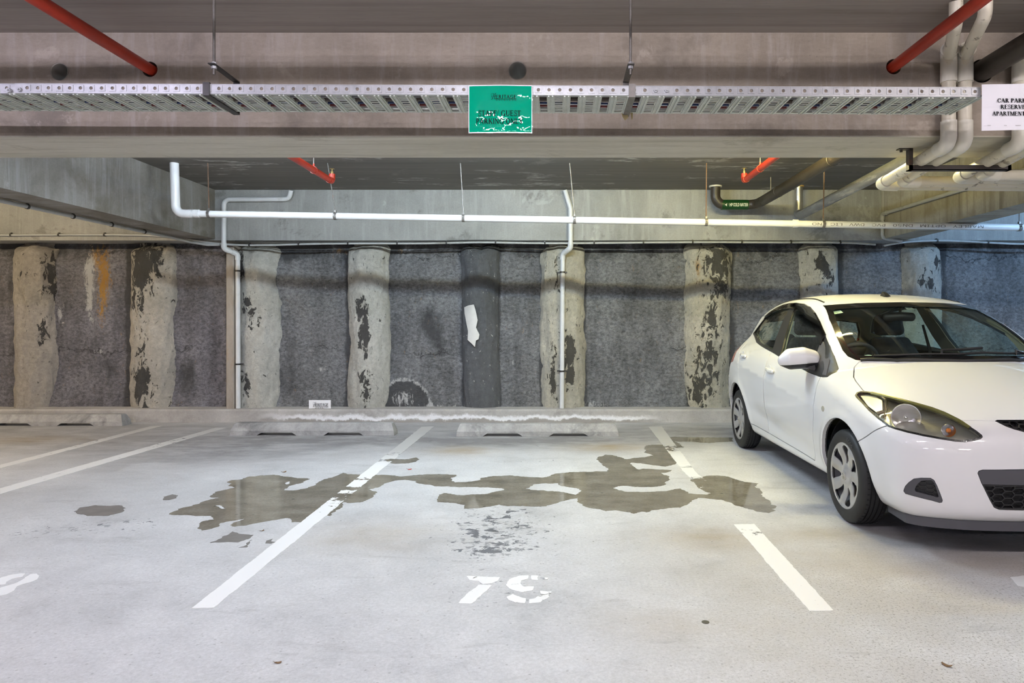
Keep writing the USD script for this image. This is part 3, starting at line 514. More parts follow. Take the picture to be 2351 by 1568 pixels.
def glyph(ch, T=.15, t=.075):
    s = .035                                                       # serif thickness
    def stem(x, y0=0, y1=1, foot=True, head=True, w=None):
        w = w or T
        g = [_bx(x - w / 2, y0, x + w / 2, y1)]
        if foot: g.append(_bx(x - w / 2 - .085, y0, x + w / 2 + .085, y0 + s))
        if head: g.append(_bx(x - w / 2 - .085, y1 - s, x + w / 2 + .085, y1))
        return g
    U = unary_union
    if ch == ' ': return None, .32
    if ch == '/': return _st([(.02, -.05), (.30, 1.03)], .06), .36
    if ch == 'A': return U([_st([(.08, 0), (.40, 1)], t), _st([(.38, 1), (.72, 0)], T), _bx(.20, .33, .60, .33 + t), _bx(-.02, 0, .2, s), _bx(.58, 0, .86, s)]), .86
    if ch == 'B': return U(stem(.16) + [_ring(.30, .75, .26, .25, T, t).intersection(_bx(.16, .5, 1, 1)), _ring(.30, .26, .32, .26, T, t).intersection(_bx(.16, 0, 1, .53))]), .68
    if ch == 'C': return U([_ring(.42, .5, .40, .52, T, t).difference(_bx(.62, .22, 1, .78)), _bx(.66, .68, .70, .98)]), .78
    if ch == 'D': return U(stem(.16) + [_ring(.34, .5, .44, .5, T, t).intersection(_bx(.16, 0, 1, 1))]), .84
    if ch == 'E': return U(stem(.16) + [_bx(.16, 1 - t, .62, 1), _bx(.16, .49, .52, .49 + t), _bx(.16, 0, .66, t), _bx(.58, .80, .62, 1), _bx(.62, 0, .66, .22), _bx(.49, .40, .52, .64)]), .72
    if ch == 'F': return U(stem(.16) + [_bx(.16, 1 - t, .60, 1), _bx(.16, .47, .50, .47 + t), _bx(.56, .78, .60, 1), _bx(.47, .38, .50, .62)]), .65
    if ch == 'G': return U([_ring(.42, .5, .40, .52, T, t).difference(_bx(.60, .40, 1, .78)), _bx(.66, .68, .70, .98), _bx(.62, .04, .62 + T, .42), _bx(.54, .40, .84, .44)]), .86
    if ch == 'H': return U(stem(.16) + stem(.68) + [_bx(.16, .49, .68, .49 + t)]), .84
    if ch == 'I': return U(stem(.16)), .33
    if ch == 'K': return U(stem(.16) + [_st([(.2, .42), (.62, .98)], t), _st([(.34, .60), (.70, 0)], T), _bx(.52, .965, .78, 1), _bx(.56, 0, .86, s)]), .84
    if ch == 'L': return U(stem(.16) + [_bx(.16, 0, .64, t), _bx(.60, 0, .64, .24)]), .68
    if ch == 'M': return U(stem(.12, w=t) + stem(.86) + [_st([(.12, 1), (.50, .05)], T), _st([(.50, .02), (.86, 1)], t)]), 1.02
    if ch == 'N': return U(stem(.14, w=t) + stem(.70, foot=False, w=t) + [_st([(.14, 1), (.70, 0)], T)]), .86
    if ch == 'O': return _ring(.44, .5, .42, .52, T, t), .88
    if ch == 'P': return U(stem(.16) + [_ring(.30, .73, .30, .27, T, t).intersection(_bx(.16, .4, 1, 1))]), .64
    if ch == 'R': return U(stem(.16) + [_ring(.30, .74, .30, .26, T, t).intersection(_bx(.16, .4, 1, 1)), _st([(.34, .50), (.70, 0)], T), _bx(.6, 0, .84, s)]), .80
    if ch == 'S': return U([_st(_arc(.30, .75, .23, .235, 20, 270, 18) + _arc(.30, .26, .24, .255, 90, -160, 18), .085), _bx(.50, .72, .54, .98), _bx(.03, .02, .07, .30)]), .60
    if ch == 'T': return U(stem(.36, head=False) + [_bx(.02, 1 - t, .70, 1), _bx(.02, .78, .06, 1), _bx(.66, .78, .70, 1)]), .72
    if ch == 'U': return U([_bx(.10, .3, .10 + T, 1), _bx(.66, .3, .66 + t, 1), _ring(.41, .34, .31, .36, T * .8, t).intersection(_bx(0, -.1, 1, .34)), _bx(0, .965, .33, 1), _bx(.56, .965, .82, 1)]), .82
    if ch == 'V': return U([_st([(.10, 1), (.42, 0)], T), _st([(.74, 1), (.44, 0)], t), _bx(0, .965, .28, 1), _bx(.60, .965, .86, 1)]), .84
    if ch == 'Y': return U([_bx(.34, 0, .34 + T, .5), _bx(.25, 0, .55, s), _st([(.10, 1), (.42, .42)], T), _st([(.72, 1), (.42, .46)], t), _bx(0, .965, .26, 1), _bx(.58, .965, .84, 1)]), .82
    return _bx(.1, 0, .5, 1), .6

def serif(text, h, bold=False, track=.06):
    x, out = 0.0, []
    for ch in text:
        g, w = glyph(ch, .19, .075) if bold else glyph(ch)
        if g is not None: out.append(affinity.translate(g.intersection(sbox(-1, -.06, 3, 1.04)) if ch in '/SCGOU' else g.intersection(sbox(-1, 0, 3, 1)), x, 0))
        x += w + track
    return affinity.scale(unary_union(out), h, h, origin=(0, 0)), (x - track) * h

def logo(h, plain_h=True):
    """script H, ERITAGE in capitals, a rule and a spaced line below"""
    hs = [_st(_arc(.10, .62, .42, .62, 260, 170, 14) + _arc(-.06, 1.15, .28, .24, 200, 20, 10), .05), _st([(.36, 1.42), (.30, 1.1), (.16, .5), (.02, .05), (-.14, -.22), (-.36, -.30)], .10), _st([(.80, 1.46), (.70, 1.1), (.54, .4), (.50, .02), (.60, -.12), (.74, -.02)], .11), _st([(-.30, .52), (.1, .66), (.5, .60), (.9, .72)], .05), _st(_arc(.93, 1.36, .16, .12, 180, 20, 8), .05)]
    t, w = serif('ERITAGE', 1.0, track=.10)
    t = affinity.translate(t, .82, 0)
    u, uw = serif('AUCKLAND', .34, track=.62); u = affinity.translate(affinity.scale(u, (w - .1) / uw, 1, origin=(0, 0)), .9, -.62)
    return affinity.scale(unary_union(hs + [t, _bx(.74, -.20, .82 + w, -.12), u]), h, h, origin=(0, 0)), (.82 + w + .4) * h

# ------------------------------------------------------------------ cable tray
TY0, TY1, TZ0, TZ1 = 3.25, 3.51, 2.340, 2.384
tilt = lambda x: -.004 * x
tray = thing('cable_tray', 'perforated galvanised cable tray hanging across the view', 'cable tray', (0, 3.38, TZ0))
def rail(x0, x1, y, dy=0.0, holes=True):
    p = sbox(x0, 0, x1, TZ1 - TZ0)
    hx = np.arange(math.ceil(x0 / .0512) * .0512, x1 - .02, .0512)
    hs = [h for h in hx if h - x0 > .02]
    if holes: p = p.difference(unary_union([Point(h, .023).buffer(.0082, 6) for h in hs]))
    parts = [frame(extrude(p, .0025), (0, y + dy, TZ0), (1, 0, 0), (0, 0, 1))]
    if holes:
        sq = unary_union([sbox(h - .0155, .008, h + .0155, .038).difference(Point(h, .023).buffer(.0082, 6)) for h in hs])
        parts.append(frame(extrude(sq, .0022), (0, y + dy - .0025, TZ0), (1, 0, 0), (0, 0, 1)))
    parts.append(box((x0, y + dy - .004, TZ1 - .002), (x1, y + dy + .012, TZ1 + .001))); parts.append(box((x0, y + dy - .004, TZ0 - .002), (x1, y + dy + .016, TZ0 + .0005)))
    m = trimesh.util.concatenate(parts); m.vertices[:, 2] += tilt(m.vertices[:, 0]); return m
obj('side_rail', rail(-2.62, 2.025, TY0), m_galv, tray, smooth=False, label='front rail with embossed square holes')
obj('side_rail', rail(-3.9, -2.60, TY0, .005), m_galv, tray, smooth=False)
obj('side_rail', rail(-3.9, 2.025, TY1, 0, holes=False), m_galv_rust, tray, smooth=False)
for k in range(39):
    x = -3.82 + k * .1526
    if x > 1.99: break
    ms = []
    for sg_ in (-1, 1):
        for a, b, z0, z1 in ((.019, .057, -.003, 0), (.025, .033, -.009, -.002), (.044, .052, -.009, -.002), (.055, .058, -.002, .010)):
            ms.append(box((x + min(sg_ * a, sg_ * b), TY0, TZ0 + z0), (x + max(sg_ * a, sg_ * b), TY1, TZ0 + z1)))
    ms += [box((x - .020, TY0 + a, TZ0 - .003), (x + .020, TY0 + a + .011, TZ0)) for a in (.0, .022, .042, .062, .082, .110, .138, .158, .178, .200, .222, .25)]
    m = trimesh.util.concatenate(ms); m.vertices[:, 2] += tilt(m.vertices[:, 0]); obj('rung', m, m_galv_rust, tray, smooth=False)
for bx_ in ((22, 208), (46, 206), (1505, 208), (1530, 208)):
    c = P(*bx_, TY0 - .003); obj('bolt', [cyl(c, c + [0, -.010, 0], .011, 6), cyl(c + [0, -.01, 0], c + [0, -.018, 0], .005, 8)], m_galv, tray, smooth=20)
CABLES = [('grey', (.10, .10, .10), 3.30, .011, 'thick grey cable at the front of the cable tray'), ('blue', (.012, .03, .10), 3.40, .006, 'thin blue cable lying in the cable tray'), ('red', (.12, .015, .012), 3.44, .006, 'thin red cable lying in the cable tray'), ('brown', (.06, .045, .035), 3.36, .012, 'thick dark brown cable in the middle of the tray'), ('white', (.22, .22, .21), 3.475, .008, 'white cable at the back of the cable tray')]
for nm, col, y, r, lab in CABLES:
    pts = [(x, y + .012 * math.sin(2.3 * x + 9 * y), TZ0 + r + .001 + tilt(x)) for x in np.linspace(-3.9, 2.0, 60)]
    obj('cable', tube(pts, r, 8), plain('cable_' + nm, col, .5), label=lab, cat='cable', group='cables in the tray')

def flat_bar(pts, w, t=.004):
    """a bent strip in the yz plane, w wide in x"""
    p = np.array(pts, float)
    sh = LineString(p[:, 1:]).buffer(t / 2, cap_style='flat', join_style='mitre')
    m = extrude(sh, w); v = m.vertices.copy()
    m.vertices = np.stack([p[0, 0] - w / 2 + v[:, 2], v[:, 0], v[:, 1]], -1); m.invert() if m.volume < 0 else None
    return m
for X, lab in ((-1.697, 'bent steel hanger holding the left part of the cable tray'), (.348, 'bent steel hanger right of the green sign')):
    hg = thing('tray_hanger', lab, 'hanger', (X, 3.30, CEIL), group='cable tray hangers')
    dz = tilt(X)
    obj('rod', cyl((X, 3.315, 2.462), (X, 3.315, CEIL), .0065, 10), m_rod, hg)
    obj('strap', flat_bar([(X, 3.285, 2.507), (X, 3.546, 2.507), (X, 3.546, 2.330 + dz), (X, 3.241, 2.330 + dz), (X, 3.241, 2.389 + dz), (X, 3.252, 2.389 + dz)], .032, .005), m_dark_steel if X < 0 else m_rod, hg, smooth=False)
    obj('nut', [cyl((X, 3.315, 2.490), (X, 3.315, 2.503), .013, 6), cyl((X, 3.315, 2.511), (X, 3.315, 2.522), .013, 6)], m_galv, hg, smooth=20)
    if X > 0:
        sc = plain('torn_tape', (.45, .36, .18), .8)
        for (a, b, c_) in ((1428, 1443, 274), (1448, 1454, 274)):
            pl = Polygon([P(a, 257, 3.5)[[0, 2]], P(b, 257, 3.5)[[0, 2]], P(b, c_ - 6, 3.5)[[0, 2]], P((a + b) / 2, c_, 3.5)[[0, 2]], P(a + 2, c_ - 8, 3.5)[[0, 2]]])
            obj('tape_scrap', frame(extrude(pl, .002), (0, 3.52, 0), (1, 0, 0), (0, 0, 1)), sc, hg, smooth=False, label='scrap of torn yellow tape')

# ------------------------------------------------------------------ signs
def sheet(c00, w, h, n=24, amp=.004, seed=1, bow=.0):
    u, v = np.meshgrid(np.linspace(0, 1, n), np.linspace(0, 1, n), indexing='ij')
    d = amp * (meshkit.fbm(np.stack([u * 3, v * 3, 0 * u + seed], -1), 3, seed) - .5) * 2 + bow * (u - .5) ** 2
    X, Z, Y = c00[0] + u * w, c00[2] - v * h, c00[1] + d
    ix = np.arange(n * n).reshape(n, n)
    q = np.stack([ix[:-1, :-1], ix[:-1, 1:], ix[1:, 1:], ix[1:, :-1]], -1).reshape(-1, 4)
    vv = np.stack([X.ravel(), Y.ravel(), Z.ravel()], -1)
    return np.vstack([vv]), q, d
def put_flat(geom, c, off, depth=.0006):
    """flat print on an upright sheet facing the camera: c the world point of the geometry's origin"""
    return frame(extrude(geom, depth), (c[0], c[1] - off, c[2]), (1, 0, 0), (0, 0, 1))
def thick(v, q, t):
    """closes a grid sheet into a thin solid towards +y"""
    n = int(round(math.sqrt(len(v)))); ix = np.arange(n * n).reshape(n, n)
    rim = list(ix[0, :]) + list(ix[1:, -1]) + list(ix[-1, -2::-1]) + list(ix[-2:0:-1, 0])
    N = len(v); f = [tuple(a) for a in q] + [tuple(b + N for b in reversed(tuple(a))) for a in q] + [(a + N, b + N, b, a) for a, b in zip(rim, rim[1:] + rim[:1])]
    return np.vstack([v, v + [0, t, 0]]), np.array(f)
m_green = M('green_laminate', {'g': ('geometry', {}), 'bn': ('noise_texture', {'scale': 9.0, 'detail': 3, 'roughness': .5}), 'bm': ('mapping', {'scale': (1.2, 1, 1.0)}), 'b': ('bump', {'strength': .5, 'distance': .007}),
      'p': ('principled_bsdf', {'base_color': (.0, .36, .20), 'roughness': .9, 'specular_ior_level': .0, 'coat_weight': .40, 'coat_roughness': .015})},
      [('g.position', 'bm.vector'), ('bm.vector', 'bn.vector'), ('bn.fac', 'b.height'), ('b.normal', 'p.coat_normal')])
m_lamin = plain('laminate_edge', (.78, .80, .80), .15, coat_weight=1.0)
SY = 3.222
sg = thing('sign', 'glossy green laminated sign hung on the cable tray', 'sign', P(1148, 304, SY))
c0 = P(1075, 194.5, SY); c1 = P(1222, 305, SY); sw, sh_ = c1[0] - c0[0], c0[2] - c1[2]
v, q, _d = sheet(c0, sw, sh_, 26, .0022, 4, .03); obj('border', thick(v + [0, .0012, 0], q, .0012), m_lamin, sg, label='clear laminate edge', smooth=False)
v, q, _d = sheet(P(1077, 197, SY), sw * .972, sh_ * .955, 26, .0022, 4, .03); obj('panel', thick(v, q, .0008), m_green, sg, smooth=True, label='green printed panel')
def on_sign(geom, px, py, h_px=None):
    c = P(px, py, SY); m = put_flat(geom, c, .0032); return m
g1, w1 = serif('STAFF/ GUEST', 12.5 * SY / F_PX, track=.05); k1 = (1196 - 1098) * SY / F_PX / w1
g2, w2 = serif('PARKING ONLY', 12.0 * SY / F_PX, track=.05); k2 = (1201 - 1093) * SY / F_PX / w2
obj('lettering', [on_sign(affinity.scale(g1, k1, 1, origin=(0, 0)), 1098, 266.5), on_sign(affinity.scale(g2, k2, 1, origin=(0, 0)), 1093, 284.5)], m_ink, sg, smooth=False)
lg_, lw = logo(8.3 * SY / F_PX); obj('logo', on_sign(affinity.scale(lg_, 1.02, 1, origin=(0, 0)), 1131, 226.5), m_ink, sg, smooth=False, label='company logo lettering')
m_paper = plain('white_paper', (.76, .75, .80), .55)
wsn = thing('sign', 'white paper notice hanging at the right end of the cable tray', 'sign', P(2340, 298, SY))
c0 = P(2254, 194, SY); ww = .305; v, q, _d = sheet(c0, ww, (300 - 194) / F_PX * SY, 22, .0025, 9, .0)
v[:, 2] += (v[:, 0] - c0[0]) * .02
obj('panel', thick(v, q, .0008), m_paper, wsn, smooth=False)
bold = []
for txt, px, py, wpx in (('CAR PARK', 2288.5, 236, 66), ('RESERVED', 2296, 250.5, 66), ('APARTMENT', 2277, 266, 75)):
    g, w = serif(txt, 9.4 * SY / F_PX, bold=True, track=.05); bold.append(put_flat(affinity.scale(g, wpx * SY / F_PX / w, 1, origin=(0, 0)), P(px, py, SY), .0045))
obj('lettering', bold, m_ink, wsn, smooth=False)
for px, a in ((2266, 7), (2304, 6), (2330, 12)): obj('fine_print', put_flat(sbox(0, 0, a * SY / F_PX, .0016), P(px, 289, SY), .0045), m_ink_grey, wsn, smooth=False)
nt = thing('sign', 'small white notice leaning on the wall above the kerb', 'sign', (wx(734, 8.4), 8.41, .166))
nv, nq, _d = sheet((wx(709, 8.41), 8.41, wz(918.5, 8.41)), 50.5 / F_PX * 8.41, wz(918.5, 8.41) - .1665, 8, .001, 3)
obj('panel', thick(nv, nq, .001), plain('notice_card', (.80, .80, .82), .4), nt, smooth=False)
lg2, lw2 = logo(6.0 * 8.41 / F_PX); obj('logo', put_flat(affinity.scale(lg2, .86, 1.05, origin=(0, 0)), (wx(721, 8.41), 8.405, wz(932, 8.41)), .002), m_ink, nt, smooth=False, label='company logo lettering')
obj('fine_print', put_flat(unary_union([sbox(a, 0, a + .018, .005) for a in (0, .03, .058, .085)]), (wx(724, 8.41), 8.405, .170), .002), m_ink_grey, nt, smooth=False)

# ------------------------------------------------------------------ pipes
def wrap_text(m, axis_pt, ax, r, centre_dir, flip=False):
    """bends lettering (modelled in xy, z out) round a pipe: x along ax, y to the angle about it"""
    m = m.copy(); v = m.vertices.copy(); ax = np.array(ax, float) / np.linalg.norm(ax)
    if flip: v[:, :2] *= -1
    c = np.array(centre_dir, float); c -= ax * (c @ ax); c /= np.linalg.norm(c); up = np.cross(c, ax)
    if up[2] < 0: up = -up
    a = v[:, 1] / r
    m.vertices = np.array(axis_pt) + v[:, :1] * ax + (r + v[:, 2:3]) * (np.cos(a)[:, None] * c + np.sin(a)[:, None] * up)
    return m

def ring_clamp(c, ax, r, w=.022, t=.004):
    return lathe([(r, -w / 2), (r + t, -w / 2), (r + t, w / 2), (r, w / 2), (r, -w / 2)], 24, c, ax)

# red sprinkler pipes through the front beam
for side, (hx, hy), end_y in (('left', (344, 159), 6.86), ('right', (2052, 153), 6.90)):
    c = P(hx, hy, BEAM_Y0); X, Z = c[0], c[2]
    t = thing('sprinkler_pipe', f'red sprinkler pipe passing through the front beam at {side}', 'pipe', (X, BEAM_Y0, Z), group='red sprinkler pipes')
    pts = round_corners([(X, -2.0, Z), (X, end_y, Z), (X, end_y, Z + .075)], .035, 6)
    obj('pipe', tube(pts, .031, 20), m_red, t)
    obj('coupling', [cyl((X, end_y - .095, Z), (X, end_y - .055, Z), .035, 20), cyl((X, end_y, Z + .035), (X, end_y, Z + .07), .027, 16)], m_red, t)
    z0 = Z + .075
    obj('sprinkler_head', [cyl((X, end_y, z0), (X, end_y, z0 + .025), .014, 10), cyl((X, end_y, z0 + .025), (X, end_y, z0 + .05), .006, 8), lathe([(0, 0), (.024, .0), (.026, .003), (0, .005)], 16, (X, end_y, z0 + .05))], m_brass, t, label='brass sprinkler head')
    cy_ = 6.35
    obj('pipe_clamp', [ring_clamp((X, cy_, Z), (0, 1, 0), .0315), cyl((X, cy_, Z + .034), (X, cy_, Z + .06), .009, 8)], m_red, t)
    obj('hanger_rod', cyl((X, cy_, Z + .05), (X, cy_, CEIL), .005, 8), m_rod, t)

# black insulated water pipe
c = P(2254, 163, BEAM_Y0); X, Z = c[0], c[2]
t = thing('water_pipe', 'thick black water pipe through the front beam at right', 'pipe', (X, BEAM_Y0, Z))
R = .058
pts = round_corners([(X, -2.0, Z), (X, 7.86, Z), (X - .03, 8.115, Z - .012), (1.872, 8.115, Z - .012), (1.872, 8.115, CEIL)], .12, 9)
obj('pipe', tube(pts, R, 26), m_black_pipe, t)
obj('collar', cyl((1.872, 8.115, CEIL - .018), (1.872, 8.115, CEIL), R + .018, 24), mottled('sealant', (.45, .43, .38), (.55, .53, .47), 20), t, label='pale sealant collar at the ceiling')
obj('wrap_seam', [lathe([(R, -.02), (R + .003, -.018), (R + .003, .018), (R, .02)], 26, (X, yy, Z), (0, 1, 0)) for yy in (2.2, 5.9, 7.35)], m_black_pipe, t)
x0_, x1_ = P(1656, 478, 8.12)[0], P(1716, 478, 8.12)[0]; zc = Z - .012
obj('label_band', lathe([(R - .001, 0), (R + .003, 0), (R + .003, x1_ - x0_), (R - .001, x1_ - x0_)], 28, (x0_, 8.115, zc), (1, 0, 0)), plain('dark_green_label', (.006, .045, .010), .4), t, label='dark green pipe label')
tm = meshkit.text_mesh('HP COLD WATER', .038, .0008, bold=True); k = (1713 - 1672) / F_PX * 8.12 / np.ptp(tm.vertices[:, 0]); tm.vertices[:, 0] *= k; tm.vertices[:, 1] -= .018
tm = trimesh.Trimesh(*trimesh.remesh.subdivide_to_size(np.array(tm.vertices), np.array(tm.faces), .03), process=False)
ar = extrude(Polygon([(-.055, 0), (-.03, .018), (-.034, .004), (-.034, -.004), (-.03, -.018)]), .0008)
obj('lettering', [wrap_text(x, (P(1672, 478, 8.12)[0], 8.115, zc), (1, 0, 0), R + .0034, (0, -1, -.15)) for x in (tm, ar)], plain('label_print', (.70, .70, .58), .5), t, smooth=False)
for yy in (7.62, 5.2): obj('hanger_rod', cyl((X, yy, Z + R - .005), (X, yy, CEIL), .006, 8), m_rod, t)

# foil-wrapped pipe
t = thing('insulated_pipe', 'grey foil-wrapped pipe sloping behind the cream pipes', 'pipe', (2.875, 8.05, 2.52))
obj('pipe', tube(round_corners([(2.875, 4.29, 2.63), (2.875, 8.05, 2.518), (2.875, 8.14, 2.56)], .05, 5), .052, 22), mottled('grey_wrap', (.22, .22, .215), (.34, .34, .33), 8, rough=.45, metal=.3, dirt=(.48, .47, .44), dirt_at=(.55, .62), stretch=(3, .5, 3), bump=.004, fine=30), t)
obj('riser', tube([(2.875, 8.12, 2.53), (2.875, 8.12, CEIL)], .048, 20), m_foil, t, label='shiny foil-wrapped riser')
obj('collar', cyl((2.875, 8.12, CEIL - .014), (2.875, 8.12, CEIL), .062, 20), plain('yellow_sealant', (.42, .27, .08), .7), t, label='yellowish sealant collar')
obj('hanger_rod', cyl((2.875, 7.35, 2.58), (2.875, 7.35, CEIL), .006, 8), m_rod, t)

# cream drain pipes at the right
RC = .0355
def drain(xf, xb, turn, top, lab, right=3.975):
    t = thing('drain_pipe', lab, 'pipe', (xf, 3.745, 2.235), group='cream drain pipes at the right')
    jz, yf = top[2], 3.745
    obj('pipe', tube(round_corners([(xf, yf, jz), (xf, yf, 2.235), (xb, turn, 2.185), (right, turn, 2.17)], .052, 9), RC, 22), m_cream, t)
    obj('elbow', tube(round_corners([(xf, yf, 2.36), (xf, yf, 2.235), (xf + (xb - xf) * .17, yf + .11, 2.229)], .050, 10), RC + .006, 22), m_fitting, t)
    obj('elbow', tube(round_corners([(xb - (xb - xf) * .15, turn - .11, 2.190), (xb, turn, 2.185), (xb + .12, turn, 2.183)], .052, 10), RC + .005, 22), m_fitting, t)
    a, b = np.array([xf, yf, jz]), np.array(top[:2] + (CEIL - .09,))
    obj('branch_pipe', tube(round_corners([(xf, yf, jz - .02), (top[0], top[1], CEIL - .10), (top[0] - .01, top[1] - .02, CEIL)], .05, 8), RC - .003, 22), m_cream, t)
    d = np.array([top[0] - xf, top[1] - yf, CEIL - .10 - jz]); d /= np.linalg.norm(d)
    obj('joint', [tube([(xf, yf, jz - .16), (xf, yf, jz - .0), np.array([xf, yf, jz]) + d * .045], RC + .007, 22), ring_clamp(np.array([xf, yf, jz]) + d * .045, d, RC + .0, .012, .010)], m_fitting, t)
    return t
drain(2.158, 2.19, 4.62, (2.03, 3.46, 2.735), 'left cream drain pipe of the front pair, with the outer loop')
drain(2.247, 2.275, 4.505, (2.13, 3.38, 2.735), 'right cream drain pipe of the front pair, with the inner loop')
drain(2.555, 2.585, 4.395, (2.52, 3.46, 2.735), 'cream drain pipe behind the white notice, left one')
drain(2.644, 2.672, 4.30, (2.62, 3.40, 2.735), 'cream drain pipe behind the white notice, right one')
t = thing('pipe_bracket', 'black angle-iron bracket under the front beam carrying cream pipes', 'bracket', (2.4, 4.05, BEAM_Z))
by = 4.07
bx0, bx1 = P(2084, 380, by)[0], P(2317, 380, by)[0]
obj('bar', [box((bx0, by - .02, 2.158), (bx1, by - .015, 2.188)), box((bx0, by - .02, 2.158), (bx1, by + .02, 2.163))], m_black_bracket, t, smooth=False)
obj('leg', box((bx0, by - .02, 2.158), (bx0 + .022, by + .02, BEAM_Z)), m_black_bracket, t, smooth=False)
obj('leg', box((bx1 - .02, by - .02, 2.158), (bx1, by + .02, BEAM_Z)), m_black_bracket, t, smooth=False)
obj('foot', [box((bx0 - .06, by - .02, BEAM_Z - .006), (bx0 + .01, by + .02, BEAM_Z)), cyl((bx0 - .04, by, BEAM_Z - .02), (bx0 - .04, by, BEAM_Z - .005), .008, 6)], m_black_bracket, t, smooth=False)

# long white waste pipe below the slab
WPY = 6.95
t = thing('waste_pipe', 'long white waste pipe hanging across the bay behind the front beam', 'pipe', P(430, 490, WPY))
pA, pB, pC = P(400, 363, WPY), P(404, 490, WPY), P(2440, 524, WPY)
pA[2] = CEIL
obj('pipe', tube(round_corners([pB + [.10, 0, -.002], pC], .05), .0345, 22), m_pvc, t)
obj('drop', tube(round_corners([pA, pB, pB + [.16, 0, -.003]], .09, 10), .043, 22), m_pvc, t, label='wider vertical drop with elbow')
for px in (438, 452, 1826, 2351 + 30):
    c = P(px, 490 + (px - 430) * (524 - 490) / (2440 - 404), WPY); obj('coupling', cyl(c - [.025, 0, 0], c + [.025, 0, 0], .042, 22), m_pvc, t)
words = [('MARLEY', 2255, 2185), ('OPTIM', 2168, 2110), ('DN50', 2093, 2048), ('PVC', 2030, 2000), ('DWV', 1982, 1948), ('LIC', 1932, 1905), ('NO', 1885, 1863)]
wm = []
dirp = (pC - pB) / np.linalg.norm(pC - pB)
for wd, a, b in words:
    m = meshkit.text_mesh(wd, .026, .0006); w = np.ptp(m.vertices[:, 0]); m.vertices[:, 0] *= (a - b) / F_PX * WPY / w; m.vertices[:, 1] -= .013
    m = trimesh.Trimesh(*trimesh.remesh.subdivide_to_size(np.array(m.vertices), np.array(m.faces), .012), process=False)
    c = pB + dirp * ((P(a, 500, WPY)[0] - pB[0]) / dirp[0])
    wm.append(wrap_text(m, c, dirp, .0348, (0, -1, -.12), flip=True))
obj('lettering', wm, m_ink_grey, t, smooth=False, label='upside-down grey print')
for i, (tx, bx) in enumerate(((477, 480), (752, 770), (1057, 1064), (1308, 1319), (1622, 1621), (1893, 1890), (2341, 2340))):
    b = pB + dirp * ((P(bx, 500, WPY)[0] - pB[0]) / dirp[0]); a = P(tx, 370, WPY); a[2] = CEIL
    near = ['near the left elbow', 'below the left red pipe', 'left of the middle of the view', 'beside the middle white downpipe', 'left of the black water pipe', 'under the grey foil-wrapped pipe', 'at the right edge of the view'][i]
    h = thing('pipe_hanger', f"thin {'rusty' if i in (0, 4, 5) else 'grey'} rod and clamp holding the white pipe {near}", 'hanger', b, group='hangers of the long white pipe')
    obj('rod', cyl(b + [0, 0, .045], a, .0055, 8), m_rod_rust if i in (0, 4, 5) else m_rod, h)
    obj('clamp', [ring_clamp(b, dirp, .0352, .028, .0045), box(b + [-.008, -.012, .036], b + [.008, .012, .06]), cyl(b + [0, -.042, .01], b + [0, -.052, .01], .009, 6)], m_rod, h)

# unseen pipe over the aisle, added to throw the shade band on the beam
t = thing('conduit', 'added grey conduit over the drive aisle, out of view, shading the front beam', 'conduit', (0, 2.0, 2.744))
obj('pipe', tube([(-9.0, 2.0, 2.744), (9.0, 2.0, 2.744)], .0185, 16), m_pvc_grey, t)
for x in np.arange(-8, 8.1, 2.0): obj('hanger_rod', cyl((x, 2.0, 2.76), (x, 2.0, CEIL), .005, 8), m_rod, t)

# downpipes on the wall
def downpipe(pts_px, lab, clamps, r=.0285, mat=None):
    pts = [P(a, b, y) for a, b, y in pts_px]; pts[-1][2] = .166
    t = thing('downpipe', lab, 'pipe', pts[-1])
    obj('pipe', tube(round_corners(pts, .07, 8), r, 18), mat or m_pvc_grey, t)
    for (a, b) in clamps:
        c = P(a, b, 8.43); obj('clamp', [ring_clamp(c, (0, 0, 1), r + .0005, .02, .004), box(c + [-.06, .018, -.008], c + [.06, .03, .008])], m_dark_steel, t, smooth=20)
    k = len(pts) - 3
    for j in (k, k + 1):
        p, d = pts[j], pts[j + 1] - pts[j]; d = d / np.linalg.norm(d); e = pts[j] - pts[j - 1]; e = e / np.linalg.norm(e)
        obj('elbow', tube(round_corners([p - e * .07, p, p + d * .07], .05, 6), r + .005, 18), mat or m_pvc_grey, t)
downpipe([(668, 437, 8.30), (664, 457, 8.32), (514, 458, 8.32), (514, 571, 8.32), (546, 584, 8.43), (547, 938, 8.43)], 'white downpipe at left with a horizontal arm under the slab', ((546, 622), (546, 836)), r=.0285)
downpipe([(1297, 437, 8.32), (1310, 478, 8.32), (1310, 569, 8.32), (1292, 583, 8.43), (1290, 938, 8.43)], 'white downpipe in the middle of the back wall', ((1291, 625), (1290, 852)))
t = thing('downpipe', 'thin grey pipe along the stained right beam and down its corner', 'pipe', (3.95, 8.3, 2.2))
obj('pipe', tube(round_corners([(3.955, 5.6, 2.535), (3.955, 8.27, 2.567), (3.955, 8.27, 2.27), (4.20, 8.29, 2.235)], .05, 6), .021, 16), m_conduit, t)
obj('elbow', [tube(round_corners([(3.955, 8.18, 2.566), (3.955, 8.27, 2.567), (3.955, 8.27, 2.49)], .04, 6), .028, 16), trimesh.creation.icosphere(2, .034).apply_translation((3.955, 8.27, 2.567)) if False else cyl((3.955, 8.20, 2.566), (3.955, 8.16, 2.566), .028, 16)], m_conduit, t)

